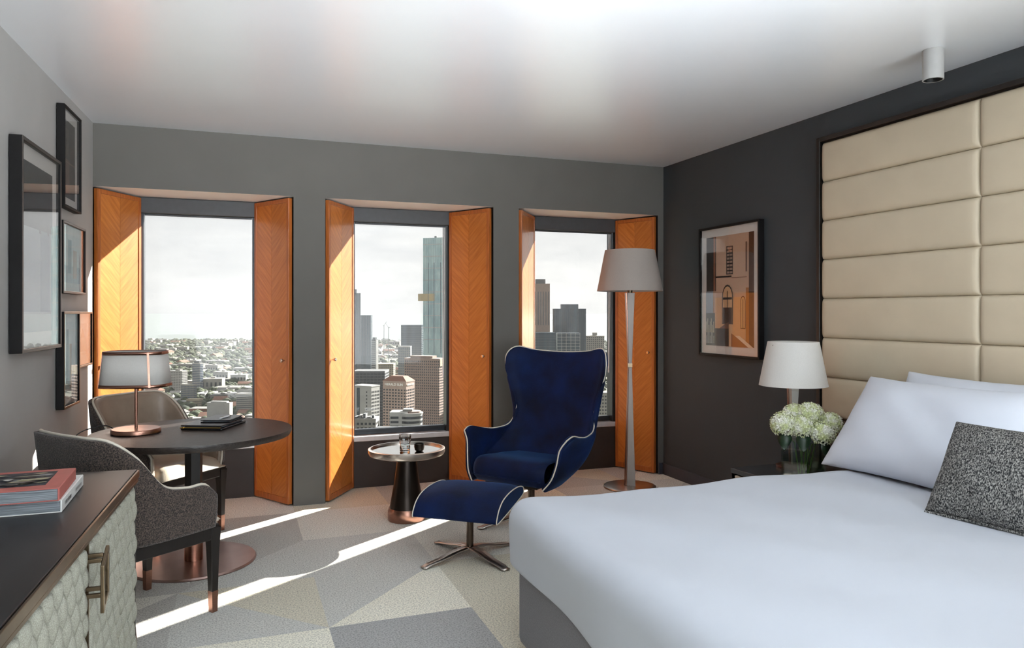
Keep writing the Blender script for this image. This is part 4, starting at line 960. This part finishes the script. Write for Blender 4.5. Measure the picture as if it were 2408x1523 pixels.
while count < 280:
    px = rs.uniform(240, 660) if rs.random() < .72 else rs.uniform(880, 1000); d_ = 1000 + 2950 * rs.random() ** 1.4
    if px > 800 and d_ < 1500: continue
    p = far((px - 1204) / 1750 * d_, d_)
    if any((p.x - a) ** 2 + (p.y - b) ** 2 < 900 for a, b in taken): continue
    taken.append((p.x, p.y)); kind_ = rs.randrange(7); o = bpy.data.objects.new('suburb_house', hm[kind_]); COL.objects.link(o); o.location = p; o.rotation_euler = (0, 0, radians(rs.choice([-20, -12, 60, 75, -35])))
    sc_ = rs.uniform(.8, 1.5) * (1 + d_ / 9000); o.scale = (sc_, sc_, sc_)
    tag(o, HL[kind_] + ' among the trees of the distant suburb', 'house' if kind_ in (0, 1, 3, 6) else 'building', 'suburb ' + HL[kind_] + 's'); count += 1
tr = B(); busy = set((int(a // 24), int(b // 24)) for a, b in taken)
ico = [(0, 0, 1)] + [(.8 * cos(a * pi / 3), .8 * sin(a * pi / 3), .45) for a in range(6)] + [(cos(a * pi / 3 + .5), sin(a * pi / 3 + .5), -.3) for a in range(6)]
icf = [(0, 1 + a, 1 + (a + 1) % 6) for a in range(6)] + [f for a in range(6) for f in ((1 + a, 7 + a, 1 + (a + 1) % 6), (7 + a, 7 + (a + 1) % 6, 1 + (a + 1) % 6))]
for q in range(7000):
    px = rs.uniform(150, 760) if rs.random() < .75 else rs.uniform(800, 1480); d_ = 900 + 3180 * rs.random() ** .9
    p = far((px - 1204) / 1750 * d_, d_); r = rs.uniform(4, 9) * (1 + d_ / 5000)
    if (int(p.x // 24), int(p.y // 24)) in busy: continue
    tr.add([(p.x + x * r, p.y + y * r, GZ + r * .5 + z * r * .8) for x, y, z in ico], icf)
o = tr.build('tree_canopy', M_tree, None, smooth=180); tag(o, 'dark green tree canopy spread across the distant suburb', 'trees', kind='stuff')

# haze over the city: a thin scattering air volume that begins well outside the windows
hz = bpy.data.materials.new('haze_air'); hz.use_nodes = True; hn = hz.node_tree.nodes; hn.clear()
ho = hn.new('ShaderNodeOutputMaterial'); hv = hn.new('ShaderNodeVolumeScatter'); hv.inputs['Color'].default_value = (.96, .98, 1, 1); hv.inputs['Density'].default_value = 1 / 52000; hv.inputs['Anisotropy'].default_value = .2
ha = hn.new('ShaderNodeVolumeAbsorption'); ha.inputs['Color'].default_value = (0, 0, 0, 1); ha.inputs['Density'].default_value = 1 / 36000; hs = hn.new('ShaderNodeAddShader')
hz.node_tree.links.new(hv.outputs['Volume'], hs.inputs[0]); hz.node_tree.links.new(ha.outputs['Volume'], hs.inputs[1]); hz.node_tree.links.new(hs.outputs['Shader'], ho.inputs['Volume'])
pp = [far(-9000, 150), far(9000, 150), far(9000, 6500), far(-9000, 6500)]
hb_ = B().prism([(p.x, p.y) for p in pp], GZ - 1, 420).build('haze', hz)
hb_['kind'] = 'stuff'; tag(hb_, 'pale haze hanging over the distant city and bay', 'haze')
